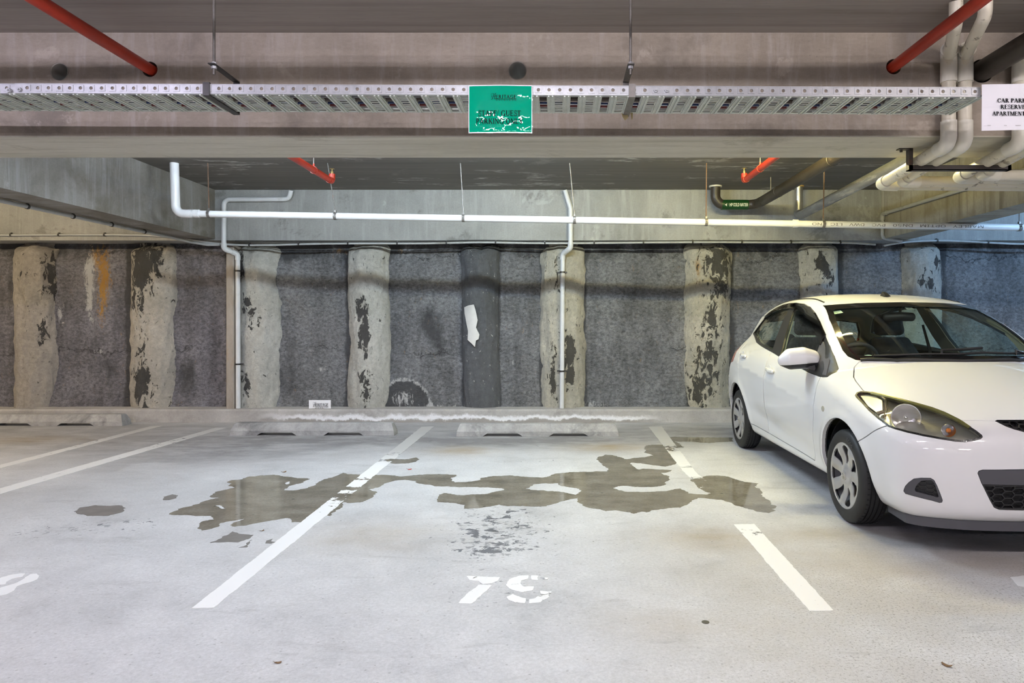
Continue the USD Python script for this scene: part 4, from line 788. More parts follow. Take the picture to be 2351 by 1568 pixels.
# conduits and cables along the bottom of the edge beam
def conduit(pts, r, lab, mat, clip_px=None, y=8.34, group='conduits along the beams'):
    t = thing('conduit', lab, 'conduit', pts[0], group=group)
    obj('pipe', tube(pts, r, 12), mat, t)
    for c, ax in (clip_px or []):
        obj('clip', [ring_clamp(c, ax, r + .0004, .018, .005), box(np.array(c) + [-.009, -.004, r], np.array(c) + [.009, .012, r + .018])], m_dark_steel, t, smooth=20)
cy = lambda px, py, y=8.338: P(px, py, y)
from scipy.interpolate import CubicSpline as _CS
def curve(px_pts, y=8.338, n=70):
    a = np.array(px_pts, float); xs = np.linspace(a[0, 0], a[-1, 0], n); ys = _CS(a[:, 0], a[:, 1])(xs); return [cy(px, py, y) for px, py in zip(xs, ys)]
main = [(470, 556), (520, 561), (700, 560.5), (900, 559), (1000, 558.5), (1100, 556.5), (1200, 558), (1300, 558.5), (1600, 556), (1800, 556.5), (1920, 557), (2010, 561.5)]
sp_ = _CS([a for a, _ in main], [b for _, b in main])
conduit(curve(main), .0125, 'long grey conduit clipped under the edge beam over the piles', m_conduit, [(cy(px, float(sp_(px))), (1, 0, 0)) for px in range(573, 1960, 113)])
conduit(curve([(540, 553), (800, 556), (1000, 554), (1090, 551.5), (1250, 555), (1500, 553.5), (1750, 553), (1990, 560)], 8.342), .0055, 'thin black cable above the long grey conduit', plain('black_cable', (.02, .02, .02), .5))
conduit(curve([(-300, 540), (0, 540), (250, 539), (400, 545), (470, 556)]), .0125, 'grey conduit under the edge beam in the left bay', m_conduit, [(cy(px, 539.5), (1, 0, 0)) for px in (-90, 25, 135, 240)])
conduit(curve([(2030, 564), (2080, 556), (2140, 552.5), (2260, 556.5), (2420, 558)]), .0125, 'grey conduit under the edge beam right of the stained beam', m_conduit, [(cy(px, py), (1, 0, 0)) for px, py in ((2152, 553), (2268, 557))])
lb = [(-4.615, y, 2.246) for y in np.linspace(4.32, 7.7, 24)] + [(-4.59, 7.95, 2.246), tuple(cy(440, 556)), tuple(cy(478, 562)), tuple(cy(505, 561))]
conduit(lb, .018, 'grey conduit along the underside of the left beam', m_conduit, [((-4.615, y, 2.246), (0, 1, 0)) for y in (4.75, 5.3, 5.85, 6.4, 6.95, 7.5)])
# ------------------------------------------------------------------ wheel stops
c_stop = concrete('wheel_stop_concrete', (.20, .197, .195), (.33, .325, .32), (.44, .435, .425), scale=6, stain=(.08, .08, .085), stain_at=(.53, .66), bump=.004)
def wheel_stop(xa, xb, yf, lab, scuff=True):
    L = xb - xa
    t = thing('wheel_stop', lab, 'wheel stop', ((xa + xb) / 2, yf + .08, 0), group='concrete wheel stops')
    pts = [(x, y, z) for z, dy0, dy1, dx in ((0, 0, .165, .0), (.052, .0, .165, .006), (.126, .034, .131, .036), (.134, .044, .121, .046)) for x in (xa + dx, xb - dx) for y in (yf + dy0, yf + dy1)]
    s = solid(trimesh.convex.convex_hull(np.array(pts)))
    for a, b in ((.165, .405), (.572, .812)):
        n = Polygon([(xa + a * L, -.01), (xa + b * L, -.01), (xa + b * L, .002), (xa + (b - .026) * L, .032), (xa + (a + .026) * L, .032), (xa + a * L, .002)])
        s = s - solid(frame(extrude(n, .5), (0, yf + .35, 0), (1, 0, 0), (0, 0, 1)))
    m = as_mesh(s); v, f = trimesh.remesh.subdivide_to_size(np.array(m.vertices), np.array(m.faces), .06)
    v = v + .0035 * (meshkit.fbm(v * 14, 3, 3)[:, None] - .5) * np.array([1, 1, .6])
    v[:, 2] = np.maximum(v[:, 2], 0)
    obj('block', (v, f), c_stop, t, smooth=30)
d1 = G(600, 1000)[1]
wheel_stop(G(527, 1000)[0], G(905, 1000)[0], d1, 'concrete wheel stop left of the bay line, below the white notice')
wheel_stop(G(1047, 1002)[0], G(1421, 1002)[0], G(1200, 1002)[1], 'concrete wheel stop at the head of the empty bay numbered 79')
wheel_stop(G(281, 978)[0] - 1.83, G(281, 978)[0], G(281, 978)[1], 'concrete wheel stop at the left edge close to the kerb')

# ------------------------------------------------------------------ wet patches and paint on the floor
def rough_edge(poly, amp=.012, freq=9.0, seed=0, step=.012):
    """a polygon with a broken, drying edge (world metres)"""
    out = []
    for g in getattr(poly, 'geoms', [poly]):
        if g.area < 1e-4: continue
        rings = []
        for ring in [g.exterior] + list(g.interiors):
            r = np.array(ring.segmentize(step).coords)[:-1]
            p = np.stack([r[:, 0] * freq, r[:, 1] * freq, 0 * r[:, 0] + seed], -1)
            dx = meshkit.fbm(p, 4, 3 + seed) - .5 + .7 * (meshkit.fbm(p * 4.3, 3, 5 + seed) - .5); dy = meshkit.fbm(p + 31.7, 4, 9 + seed) - .5 + .7 * (meshkit.fbm(p * 4.3 + 11.3, 3, 7 + seed) - .5)
            rings.append(r + amp * 2 * np.stack([dx, dy], -1))
        q = Polygon(rings[0], rings[1:]).buffer(0)
        out.append(q)
    return unary_union(out)
def gpoly(off, sc, pts): return [G(off[0] + x / sc, off[1] + y / sc) for x, y in pts]
C4, C5, C6, C7 = ((380, 980), 3.918), ((880, 1020), 3.918), ((1300, 980), 4.521), ((750, 960), 2.579)
outline = (gpoly(*C4, [(30, 775), (110, 740), (220, 712), (300, 692), (400, 655), (470, 640), (365, 632), (440, 590), (520, 570), (620, 548), (580, 530), (600, 510), (570, 495), (600, 480), (680, 475), (760, 450), (860, 440), (980, 432), (1080, 445), (1180, 460), (1290, 465), (1255, 485), (1240, 505), (1160, 520), (1120, 530), (1060, 570), (1130, 572), (1250, 555), (1340, 530), (1360, 505), (1420, 475), (1500, 455), (1600, 415), (1640, 425), (1760, 430), (1950, 432), (2060, 440)])
  + gpoly(*C5, [(150, 292), (200, 288), (380, 268), (560, 270), (640, 275), (665, 287), (610, 305), (630, 330), (660, 345), (760, 340), (850, 330), (880, 305), (960, 288), (1040, 285), (1140, 280), (1300, 295), (1440, 300), (1480, 295), (1560, 265), (1650, 255), (1800, 250), (2010, 243), (2018, 215), (1980, 190), (1960, 165), (1920, 140), (1940, 115), (2010, 95), (2060, 100), (2120, 115), (2180, 133)])
  + gpoly(*C6, [(640, 337), (700, 328), (850, 310), (900, 298), (870, 285), (800, 265), (830, 245), (810, 230), (825, 195), (900, 185), (1000, 185), (1060, 195), (1140, 240), (1080, 262), (1095, 290), (1170, 320), (1220, 340), (1160, 352), (1150, 380), (1080, 400), (1000, 412), (900, 395), (780, 378), (680, 372), (655, 380), (690, 410), (740, 445), (800, 435), (900, 440), (1100, 450), (1060, 470), (995, 480), (1010, 500), (1065, 512), (1050, 540), (1060, 560), (1025, 605), (960, 620), (850, 625), (700, 622), (620, 610), (540, 615), (490, 635), (540, 660), (640, 675), (800, 678), (1000, 668), (1100, 650), (1160, 643), (1220, 665), (1270, 690), (1340, 700), (1440, 703), (1495, 692), (1440, 678), (1390, 650), (1370, 620), (1330, 590), (1310, 550), (1400, 535), (1460, 510), (1560, 505), (1680, 520), (1740, 545), (1850, 570), (1990, 590), (1960, 620), (2020, 660), (2030, 720), (2090, 760), (2110, 800), (2200, 830), (2140, 850), (2180, 870), (2080, 890), (1980, 880), (1850, 840), (1760, 810), (1690, 780), (1600, 755), (1480, 745), (1370, 735), (1330, 750), (1290, 780), (1260, 815), (1180, 835), (1000, 850), (900, 865), (840, 885), (790, 880), (700, 905), (620, 885), (520, 865), (420, 872), (330, 855), (220, 830), (160, 800), (100, 740)])
  + gpoly(*C5, [(1640, 505), (1560, 525), (1440, 555), (1340, 558), (1250, 555), (1100, 560), (1040, 545), (960, 560), (860, 575), (740, 575), (745, 545), (640, 530), (500, 520), (470, 500), (480, 470), (540, 440), (600, 445), (660, 455), (760, 455), (860, 452), (960, 440), (1090, 410), (1060, 395), (940, 388), (800, 383), (620, 382), (460, 375), (310, 350), (300, 335), (190, 320), (120, 325), (20, 350)])
  + gpoly(*C4, [(1930, 540), (1840, 565), (1900, 590), (1860, 640), (1780, 675), (1670, 685), (1600, 680), (1590, 725), (1500, 770), (1490, 805), (1400, 790), (1200, 860), (1160, 850), (1120, 855), (1115, 825), (1060, 825), (900, 850), (750, 880), (600, 900), (590, 880), (720, 830), (500, 865), (470, 890), (410, 915), (330, 930), (280, 910), (300, 870), (350, 850), (440, 835), (425, 825), (440, 800), (300, 800), (120, 795), (30, 785)]))
holes = [gpoly(*C5, [(1280, 400), (1370, 360), (1470, 350), (1560, 352), (1610, 375), (1740, 395), (1770, 425), (1720, 455), (1650, 440), (1600, 425), (1480, 420), (1350, 410)]), gpoly(*C4, [(1075, 500), (1120, 490), (1115, 515), (1085, 520)]), gpoly(*C4, [(450, 710), (500, 705), (540, 735), (500, 738)])]
big = Polygon(outline).buffer(0)
for h in holes: big = big.difference(Polygon(h).buffer(0))
m_wet = M('wet_concrete', {'g': ('geometry', {}), 'm': ('mapping', {'scale': (1, 1.6, 1)}), 'n': ('noise_texture', {'scale': 3.0, 'detail': 9, 'roughness': .68}), 'r': ('rgb_ramp', {'ramp': [(.3, (.115, .10, .075)), (.5, (.19, .172, .135)), (.72, (.26, .24, .20))]}),
      'v': ('voronoi_texture', {'scale': 7.0}), 'vr': ('map_range', {'from_min': .05, 'from_max': .085, 'to_min': .6, 'to_max': 0, 'clamp': True}), 'vm': ('mix', {'color2': (.03, .03, .03)}),
      'f': ('noise_texture', {'scale': 60.0, 'detail': 4}), 'fr': ('map_range', {'from_min': .3, 'from_max': .7, 'to_min': .86, 'to_max': 1.12}), 'fm': ('mix', {'mix_type': 'multiply', 'fac': 1.0}), 'p': ('principled_bsdf', {'roughness': .07, 'ior': 1.33, 'specular_ior_level': .5})},
      [('g.position', 'm.vector'), ('m.vector', 'n.vector'), ('n.fac', 'r.fac'), ('g.position', 'v.vector'), ('v.distance', 'vr.value'), ('vr.result', 'vm.fac'), ('r.color', 'fm.color1'), ('g.position', 'f.vector'), ('f.fac', 'fr.value'), ('fr.result', 'fm.color2'), ('fm.color', 'vm.color1'), ('vm.color', 'p.base_color')])
m_damp = M('damp_concrete', {'g': ('geometry', {}), 'n': ('noise_texture', {'scale': 6.0, 'detail': 9, 'roughness': .68}), 'r': ('rgb_ramp', {'ramp': [(.3, (.15, .142, .135)), (.7, (.22, .21, .20))]}), 'p': ('principled_bsdf', {'roughness': .22})},
      [('g.position', 'n.vector'), ('n.fac', 'r.fac'), ('r.color', 'p.base_color')])
def floor_patch(name, geom, mat, lab, cat, z=.0012, group=None, edge=.012, seed=0):
    g = rough_edge(geom, edge, 9, seed) if edge else geom
    return obj(name, extrude(g, z), mat, label=lab, cat=cat, group=group, smooth=False)
floor_patch('puddle', big, m_wet, 'large branching brown puddle across the empty bay', 'puddle', edge=.022)
SMALL = [('puddle', C4, [(1970, 295), (2050, 290), (2100, 292), (2190, 290), (2250, 276), (2285, 290), (2250, 315), (2190, 327), (2050, 330), (2000, 318)], m_wet, 'small dark puddle beside the worn bay line, nearest the wheel stop'),
  ('puddle', C6, [(1020, 110), (1120, 105), (1300, 108), (1500, 110), (1720, 112), (1740, 150), (1600, 158), (1490, 168), (1300, 155), (1130, 152), (1170, 180), (1230, 212), (1150, 218), (1080, 205), (1075, 175), (1040, 140)], m_wet, 'narrow dark puddle reaching under the rear of the car'),
  ('damp_patch', C4, [(415, 1040), (500, 990), (580, 965), (620, 940), (690, 965), (790, 970), (770, 1000), (690, 1025), (640, 1040), (560, 1035)], m_damp, 'grey damp patch with a pale spot in front of the large puddle'),
  ('damp_patch', C4, [(655, 1090), (720, 1070), (785, 1015), (775, 1040), (720, 1085)], m_damp, 'thin slanted damp streak in front of the large puddle'),
  ('damp_patch', C4, [(905, 1045), (930, 1020), (960, 1005), (965, 1030), (1000, 1030), (960, 1050)], m_damp, 'small damp patch touching the white bay line'),
  ('damp_patch', ((0, 960), 2.579), [(435, 555), (480, 530), (560, 516), (650, 520), (700, 515), (735, 530), (725, 555), (640, 578), (540, 578), (470, 570)], m_damp, 'oval brown damp patch at the left of the floor'),
  ('damp_patch', ((0, 960), 2.579), [(965, 485), (975, 465), (1020, 452), (1055, 458), (1050, 472), (1010, 483)], m_damp, 'small round damp patch left of the large puddle')]
for i, (nm, cr, pts, mt, lab) in enumerate(SMALL):
    floor_patch(nm, Polygon(gpoly(*cr, pts)).buffer(0), mt, lab, nm.replace('_', ' '), edge=.020, seed=i + 2)

def paint(name, fade, wear_hi=.62):
    """white road paint; worn away where the 'wear' map of the mesh is high"""
    n = {'g': ('geometry', {}), 'n': ('noise_texture', {'scale': 16.0, 'detail': 6, 'roughness': .65, 'distortion': .4}), 'a': ('attribute', {'attribute': 'wear'}), 't': ('math', {'math_type': 'multiply_add', 'value2': .55}), 'r': ('map_range', {'from_min': .80, 'from_max': .83, 'clamp': True}),
         'n2': ('noise_texture', {'scale': 60.0, 'detail': 4, 'roughness': .7}), 'r2': ('map_range', {'from_min': .68, 'from_max': .72, 'to_max': .8, 'clamp': True}), 'mx': ('math', {'math_type': 'maximum'}),
         'da': ('attribute', {'attribute': 'dirt'}), 'dc': ('mix', {'color1': fade, 'color2': (.40, .395, .385)}), 'p': ('principled_bsdf', {'roughness': .5}), 'tr': ('transparent_bsdf', {}), 'm': ('mix_closure', {})}
    l = [('g.position', 'n.vector'), ('a.fac', 't.value1'), ('n.fac', 't.value3'), ('t.value', 'r.value'), ('g.position', 'n2.vector'), ('n2.fac', 'r2.value'), ('r.result', 'mx.value1'), ('r2.result', 'mx.value2'), ('mx.value', 'm.fac'), ('da.fac', 'dc.fac'), ('dc.color', 'p.base_color'), ('p.BSDF', 'm.closure1'), ('tr.BSDF', 'm.closure2')]
    return M(name, n, l, 'm.closure')
m_paint = paint('bay_paint', (.80, .80, .80))
def painted(name, geom, lab, cat, wear=lambda x, y: 0 * x, dirt=lambda x, y: 0 * x, parent=None, z=.0016, group=None):
    m = grid_extrude(geom, z, .06); v, f = np.array(m.vertices), np.array(m.faces)
    return obj(name, (v, f), m_paint, parent, attrs={'wear': wear(v[:, 0], v[:, 1]), 'dirt': dirt(v[:, 0], v[:, 1])}, smooth=False, label=lab, cat=cat, group=group)
yq = lambda py: G(0, py)[1]
bump1 = lambda y, py, w: np.exp(-((y - yq(py)) / w) ** 2)
painted('bay_line', rough_edge(Polygon([G(440, 1397), G(491, 1396), G(997, 979), G(968, 980)]), .006, 14, 5), 'white bay line crossing the large puddle, left of number 79', 'road marking',
        lambda x, y: .62 * bump1(y, 1140, .17) + .85 * bump1(y, 1121, .05) + .5 * bump1(y, 1100, .06) + .85 * bump1(y, 1057, .07) + .5 * bump1(y, 1042, .12) + .30 * bump1(y, 1168, .15) + .1, lambda x, y: .75 * np.clip((y - 5.9) / .6, 0, 1))
painted('bay_line', rough_edge(Polygon([G(1858, 1403), G(1914, 1402), G(1731, 1203), G(1684, 1204)]), .005, 14, 6), 'short clean white bay line right of number 79', 'road marking', lambda x, y: .42 * bump1(y, 1225, .10) * (x > .98) + .05)
painted('bay_line', rough_edge(Polygon([G(1641, 1118), G(1601, 1088), G(1519, 979), G(1489, 980), G(1570, 1084), G(1608, 1120)]).buffer(0), .006, 14, 7), 'faded white bay line running to the kerb beside the car', 'road marking',
        lambda x, y: .8 * bump1(y, 1108, .2) + .5 * bump1(y, 1072, .06) + .55 * bump1(y, 1030, .22) + .15, lambda x, y: .2 + .6 * np.clip((y - 6.3) / .5, 0, 1))
painted('bay_line', rough_edge(Polygon([G(-60, 1083), G(-60, 1091), G(372, 978), G(345, 979)]), .006, 12, 8), 'faded white line at far left, nearer the kerb of two', 'road marking', lambda x, y: .3 + .1 * np.sin(3 * y), lambda x, y: .35 + .4 * np.clip((y - 6.5), 0, 1))
painted('bay_line', rough_edge(Polygon([G(-60, 1138), G(-60, 1152), G(520, 982), G(495, 982)]), .006, 12, 9), 'faded white line at far left, nearer the camera of two', 'road marking', lambda x, y: .30 + .12 * bump1(y, 1020, .5), lambda x, y: .25 + .45 * np.clip((y - 6.3), 0, 1))
num = thing('bay_number', 'worn stencilled white number 79 on the floor', 'road marking', (*G(1160, 1385), 0))
SEVEN = [[(835, 938), (930, 942), (1022, 944), (1008, 965), (975, 978), (930, 982), (905, 965), (850, 958)], [(905, 990), (972, 992), (925, 1040), (860, 1097), (785, 1095), (830, 1045)]]
NINE = [[(1190, 933), (1187, 952), (1150, 962), (1140, 980), (1165, 1000), (1220, 1000), (1218, 1020), (1160, 1030), (1100, 1015), (1068, 990), (1085, 955), (1130, 938)], [(1213, 935), (1250, 935), (1243, 958), (1215, 956)], [(1268, 945), (1310, 948), (1304, 955), (1275, 953)],
        [(1265, 1025), (1326, 1030), (1305, 1065), (1262, 1092), (1205, 1096), (1205, 1075), (1240, 1068), (1268, 1048)], [(1070, 1060), (1100, 1045), (1140, 1062), (1176, 1072), (1172, 1095), (1120, 1090), (1080, 1075)]]
for dg in (SEVEN, NINE):
    painted('digit', rough_edge(unary_union([Polygon(gpoly(*C7, p)).buffer(.004) for p in dg]), .006, 30, 4, .008), None, None, lambda x, y: .24 + .2 * (x > -.10), parent=num)
num8 = thing('bay_number', 'stencilled white figure 8 cut by the left edge of the view', 'road marking', (*G(20, 1340), 0))
L0 = ((0, 960), 2.579)
E8 = [[(5, 945), (60, 928), (125, 920), (152, 921), (132, 940), (66, 954), (36, 970), (30, 985), (-25, 988), (-60, 975)], [(150, 945), (180, 925), (215, 922), (232, 935), (222, 955), (170, 975), (130, 985), (100, 997), (85, 1022), (40, 1045), (-15, 1056), (-30, 1015), (60, 988), (102, 975)], [(-40, 1000), (-20, 1012), (-45, 1056), (-130, 1050), (-160, 1020), (-120, 995)]]
painted('digit', rough_edge(unary_union([Polygon(gpoly(*L0, p)).buffer(0) for p in E8]), .004, 30, 4, .008), None, None, lambda x, y: 0 * x + .1, parent=num8)
n80 = thing('bay_number', 'stencilled white figure at the right edge in front of the car', 'road marking', (*G(2360, 1340), 0))
painted('digit', rough_edge(Polygon([G(2320, 1326), G(2350, 1322), G(2390, 1330), G(2400, 1345), G(2370, 1351), G(2335, 1345)]), .004, 30, 4, .008), None, None, lambda x, y: 0 * x + .25, lambda x, y: 0 * x + .3, parent=n80)

# small litter on the floor
m_leaf = plain('dry_leaf', (.16, .09, .04), .8); m_redbit = plain('red_scrap', (.45, .05, .03), .6); m_stone = plain('dark_oil_spot', (.035, .035, .035), .5)
def leaf(px, py, s, lab, mat, a=0.0):
    x, y = G(px, py); k = np.linspace(0, 2 * np.pi, 9, endpoint=False)
    pl = [(s * math.cos(t) * (1 + .25 * math.sin(3 * t + px)), .5 * s * math.sin(t) * (1 + .3 * math.cos(2 * t + py))) for t in k]
    m = grid_extrude(Polygon(pl), .0009, s / 3); m.vertices[:, 2] += .35 * s * (m.vertices[:, 0] / s) ** 2 + .12 * s * np.sin(3 * m.vertices[:, 1] / s) * (m.vertices[:, 0] / s); m.vertices[:, 2] -= m.vertices[:, 2].min()
    m.apply_transform(trimesh.transformations.rotation_matrix(a, (0, 0, 1))); m.apply_translation((x, y, .0005))
    obj('dry_leaf' if mat is m_leaf else 'floor_scrap', m, mat, label=lab, cat='leaf' if mat is m_leaf else 'scrap', smooth=20)
leaf(652, 1084, .022, 'small dry leaf just behind the large puddle', m_leaf, .5); leaf(1388, 1527, .016, 'tiny curled leaf near the right foreground', m_leaf, .3) if False else None
leaf(602, 1219, .014, 'tiny brown leaf between puddle and damp patches', m_leaf, .9); leaf(2172, 1528, .02, 'brown leaf scrap in the right foreground', m_leaf, 2.2)
leaf(940, 1078, .022, 'small red scrap behind the large puddle', m_redbit, .1); leaf(638, 1522, .014, 'small dry leaf in the left foreground', m_leaf, .2)
floor_patch('oil_spot', Point(*G(1619, 1429)).buffer(.016), m_stone, 'single black round oil spot in the right foreground', 'oil spot', edge=.004, seed=3)
# ------------------------------------------------------------------ car body as a signed distance field
# car frame: u runs from the nose to the tail, v to the driver's side, z up
CAR_X, CAR_Y = 2.61, 3.45
from scipy.interpolate import CubicSpline, PchipInterpolator
from scipy.ndimage import map_coordinates, spline_filter

def spl(pts, n=10):
    p = np.array(pts, float)
    t = np.r_[0, np.cumsum(np.sqrt(np.linalg.norm(np.diff(p, axis=0), axis=1)))]
    s = np.concatenate([np.linspace(t[i], t[i + 1], n, endpoint=False) for i in range(len(t) - 1)] + [[t[-1]]])
    return CubicSpline(t, p)(s)

def seg_sdf(poly, X, Z):
    """signed distance (negative inside) of the closed polygon, on the points X, Z"""
    a = np.asarray(poly, float); b = np.roll(a, -1, axis=0)
    d2 = np.full(X.shape, 1e9); inside = np.zeros(X.shape, bool)
    for (x0, z0), (x1, z1) in zip(a, b):
        ex, ez = x1 - x0, z1 - z0
        L = ex * ex + ez * ez
        if L < 1e-14: continue
        t = np.clip(((X - x0) * ex + (Z - z0) * ez) / L, 0, 1)
        d2 = np.minimum(d2, (X - x0 - t * ex) ** 2 + (Z - z0 - t * ez) ** 2)
        if z0 != z1:
            inside ^= ((z0 > Z) != (z1 > Z)) & (X < ex * (Z - z0) / ez + x0)
    return np.where(inside, -1, 1) * np.sqrt(d2)

SIDE = np.vstack([
    spl([(.0, .40), (.0, .47), (.006, .56), (.028, .64), (.07, .70), (.13, .745), (.25, .80), (.45, .872), (.7, .942), (.86, .980), (.94, .996)]),
    spl([(.94, .996), (1.2, 1.168), (1.45, 1.300), (1.65, 1.383), (1.80, 1.424), (1.98, 1.453), (2.2, 1.477), (2.45, 1.486), (2.75, 1.479), (3.05, 1.454), (3.3, 1.415), (3.48, 1.372), (3.555, 1.337)])[1:],
    spl([(3.575, 1.31), (3.625, 1.22), (3.71, 1.07), (3.765, .97), (3.81, .90), (3.84, .80), (3.875, .65), (3.895, .53), (3.893, .40), (3.87, .28), (3.80, .205)]),
    [(3.6, .185), (.32, .185)],
    spl([(.17, .188), (.075, .202), (.03, .235), (.008, .31)])])
FZ = PchipInterpolator([0, .10, .17, .20, .28, .42, .55, .66, .76, .85, .92, .98, 1.10, 1.22, 1.32, 1.385, 1.43, 1.47, 1.52, 1.7],
                       [.60, .70, .745, .765, .797, .822, .840, .8465, .843, .828, .803, .768, .708, .650, .598, .560, .525, .45, .30, .05])
PU = PchipInterpolator([-.3, 0, .4, .8, 1.3, 2.5, 3.1, 3.5, 3.9, 4.2], [.96, .965, .985, .995, 1, 1, .998, .985, .95, .90])
_gu, _gz = np.arange(-.5, 4.6, .01), np.arange(-.1, 1.8, .01)
_side = spline_filter(seg_sdf(SIDE, *np.meshgrid(_gu, _gz, indexing='ij')), 3)
WHEELS = ((.77, .287), (3.26, .287))

def ss(x, a, b):
    t = np.clip((x - a) / (b - a), 0, 1)
    return t * t * (3 - 2 * t)

def side_shift(v, h, n):
    q = np.clip(np.abs(v) / .86, 0, .985)
    return h * (1 - (1 - q ** n) ** (1 / n))

def half_width(u, z):
    w = FZ(z) * PU(u)
    w = w - .070 * ss(u, 2.5, 3.6) * ss(z, .93, 1.12) + .012 * (1 - ss(u, 2.0, 3.0)) * ss(z, 1.0, 1.3)
    for (wu, wz) in WHEELS:                                       # flared arches
        r = np.hypot(u - wu, z - wz)
        w = w + .016 * np.exp(-((r - .358) / .045) ** 2) * ss(z, .2, .35) + .010 * np.exp(-((r - .405) / .12) ** 2) * ss(z, .2, .4)
    belly = ss(u, 1.15, 1.6) * (1 - ss(u, 2.6, 3.0))               # hollow lower doors, flared sill
    low = .30 + .10 * ss(u, 1.3, 3.0)
    w = w - .015 * belly * np.exp(-((z - low - .03) / .07) ** 2) + .016 * ss(u, 1.05, 1.2) * (1 - ss(u, 2.85, 2.98)) * np.exp(-((z - .225) / .045) ** 2)
    crease = .655 + .085 * (u - 1.2)                               # shoulder crease rising to the tail
    w = w + .006 * ss(u, .95, 1.3) * (1 - ss(u, 3.2, 3.7)) * np.exp(-np.abs(z - crease) / .05)
    return w

def car_sdf(p):
    u, v, z = p[..., 0], p[..., 1], p[..., 2]
    wf, wr = 1 - ss(u, 1.7, 2.4), ss(u, 2.4, 3.0)
    hi = ss(z, .9, 1.15)
    ue = u - wf * (side_shift(v, .55, 3.2) + .06 * hi * v * v) + wr * (side_shift(v, .30, 3.4) + .06 * hi * v * v)
    ze = z + (.15 - .06 * hi) * v * v * ss(z, .55, .85)
    d1 = map_coordinates(_side, [(ue + .5) / .01, (ze + .1) / .01], order=3, mode='nearest', prefilter=False)
    w = half_width(u, z)
    e = 5e-3
    slope = (half_width(u, z + e) - half_width(u, z - e)) / (2 * e)
    d2 = (np.abs(v) - w) / np.sqrt(1 + np.clip(slope, -3, 3) ** 2)
    k = .055 - .030 * ss(z, .95, 1.05) * (1 - ss(u, 1.7, 1.95))    # tighter along the windscreen pillars
    h = np.clip(.5 + .5 * (d1 - d2) / k, 0, 1)
    return d2 * (1 - h) + d1 * h + k * h * (1 - h)

def sdf_grad(p, e=3e-3):
    g = np.stack([car_sdf(p + e * np.eye(3)[i]) - car_sdf(p - e * np.eye(3)[i]) for i in range(3)], -1)
    return g / np.maximum(np.linalg.norm(g, axis=-1, keepdims=True), 1e-9)
# ------------------------------------------------------------------ from the field to closed meshes (surface nets)
def surface_nets(D, org, h, iso):
    d = D - iso; s = d < 0
    nx, ny, nz = d.shape
    c = sum(s[i:nx - 1 + i, j:ny - 1 + j, k:nz - 1 + k].astype(np.int8) for i, j, k in np.ndindex(2, 2, 2))
    act = (c > 0) & (c < 8)
    vid = np.full(act.shape, -1, np.int64); vid[act] = np.arange(act.sum())
    ci = np.argwhere(act); acc = np.zeros((len(ci), 3)); cnt = np.zeros(len(ci))
    corners = list(np.ndindex(2, 2, 2))
    for a in corners:
        for ax in range(3):
            if a[ax]: continue
            b = list(a); b[ax] = 1
            da = d[ci[:, 0] + a[0], ci[:, 1] + a[1], ci[:, 2] + a[2]]; db = d[ci[:, 0] + b[0], ci[:, 1] + b[1], ci[:, 2] + b[2]]
            m = (da < 0) != (db < 0)
            t = np.where(m, da / np.where(m, da - db, 1), 0)
            p = np.tile(np.array(a, float), (len(ci), 1)); p[:, ax] = t
            acc[m] += p[m]; cnt[m] += 1
    v = (ci + acc / cnt[:, None]) * h + org
    F = []
    for ax in range(3):
        sl0 = [slice(None)] * 3; sl1 = [slice(None)] * 3; sl0[ax] = slice(0, -1); sl1[ax] = slice(1, None)
        e = s[tuple(sl0)] != s[tuple(sl1)]
        o1, o2 = [(1, 2), (2, 0), (0, 1)][ax]
        ii = np.argwhere(e); ok = (ii[:, o1] > 0) & (ii[:, o2] > 0) & (ii[:, o1] < d.shape[o1] - 1) & (ii[:, o2] < d.shape[o2] - 1); ii = ii[ok]
        def at(a, b):
            k = ii.copy(); k[:, o1] -= a; k[:, o2] -= b; return vid[k[:, 0], k[:, 1], k[:, 2]]
        q = np.stack([at(1, 1), at(0, 1), at(0, 0), at(1, 0)], -1)
        flip = ~s[ii[:, 0], ii[:, 1], ii[:, 2]]
        q[flip] = q[flip][:, ::-1]
        F.append(q)
    q = np.vstack(F)
    return v, np.vstack([q[:, [0, 1, 2]], q[:, [0, 2, 3]]])

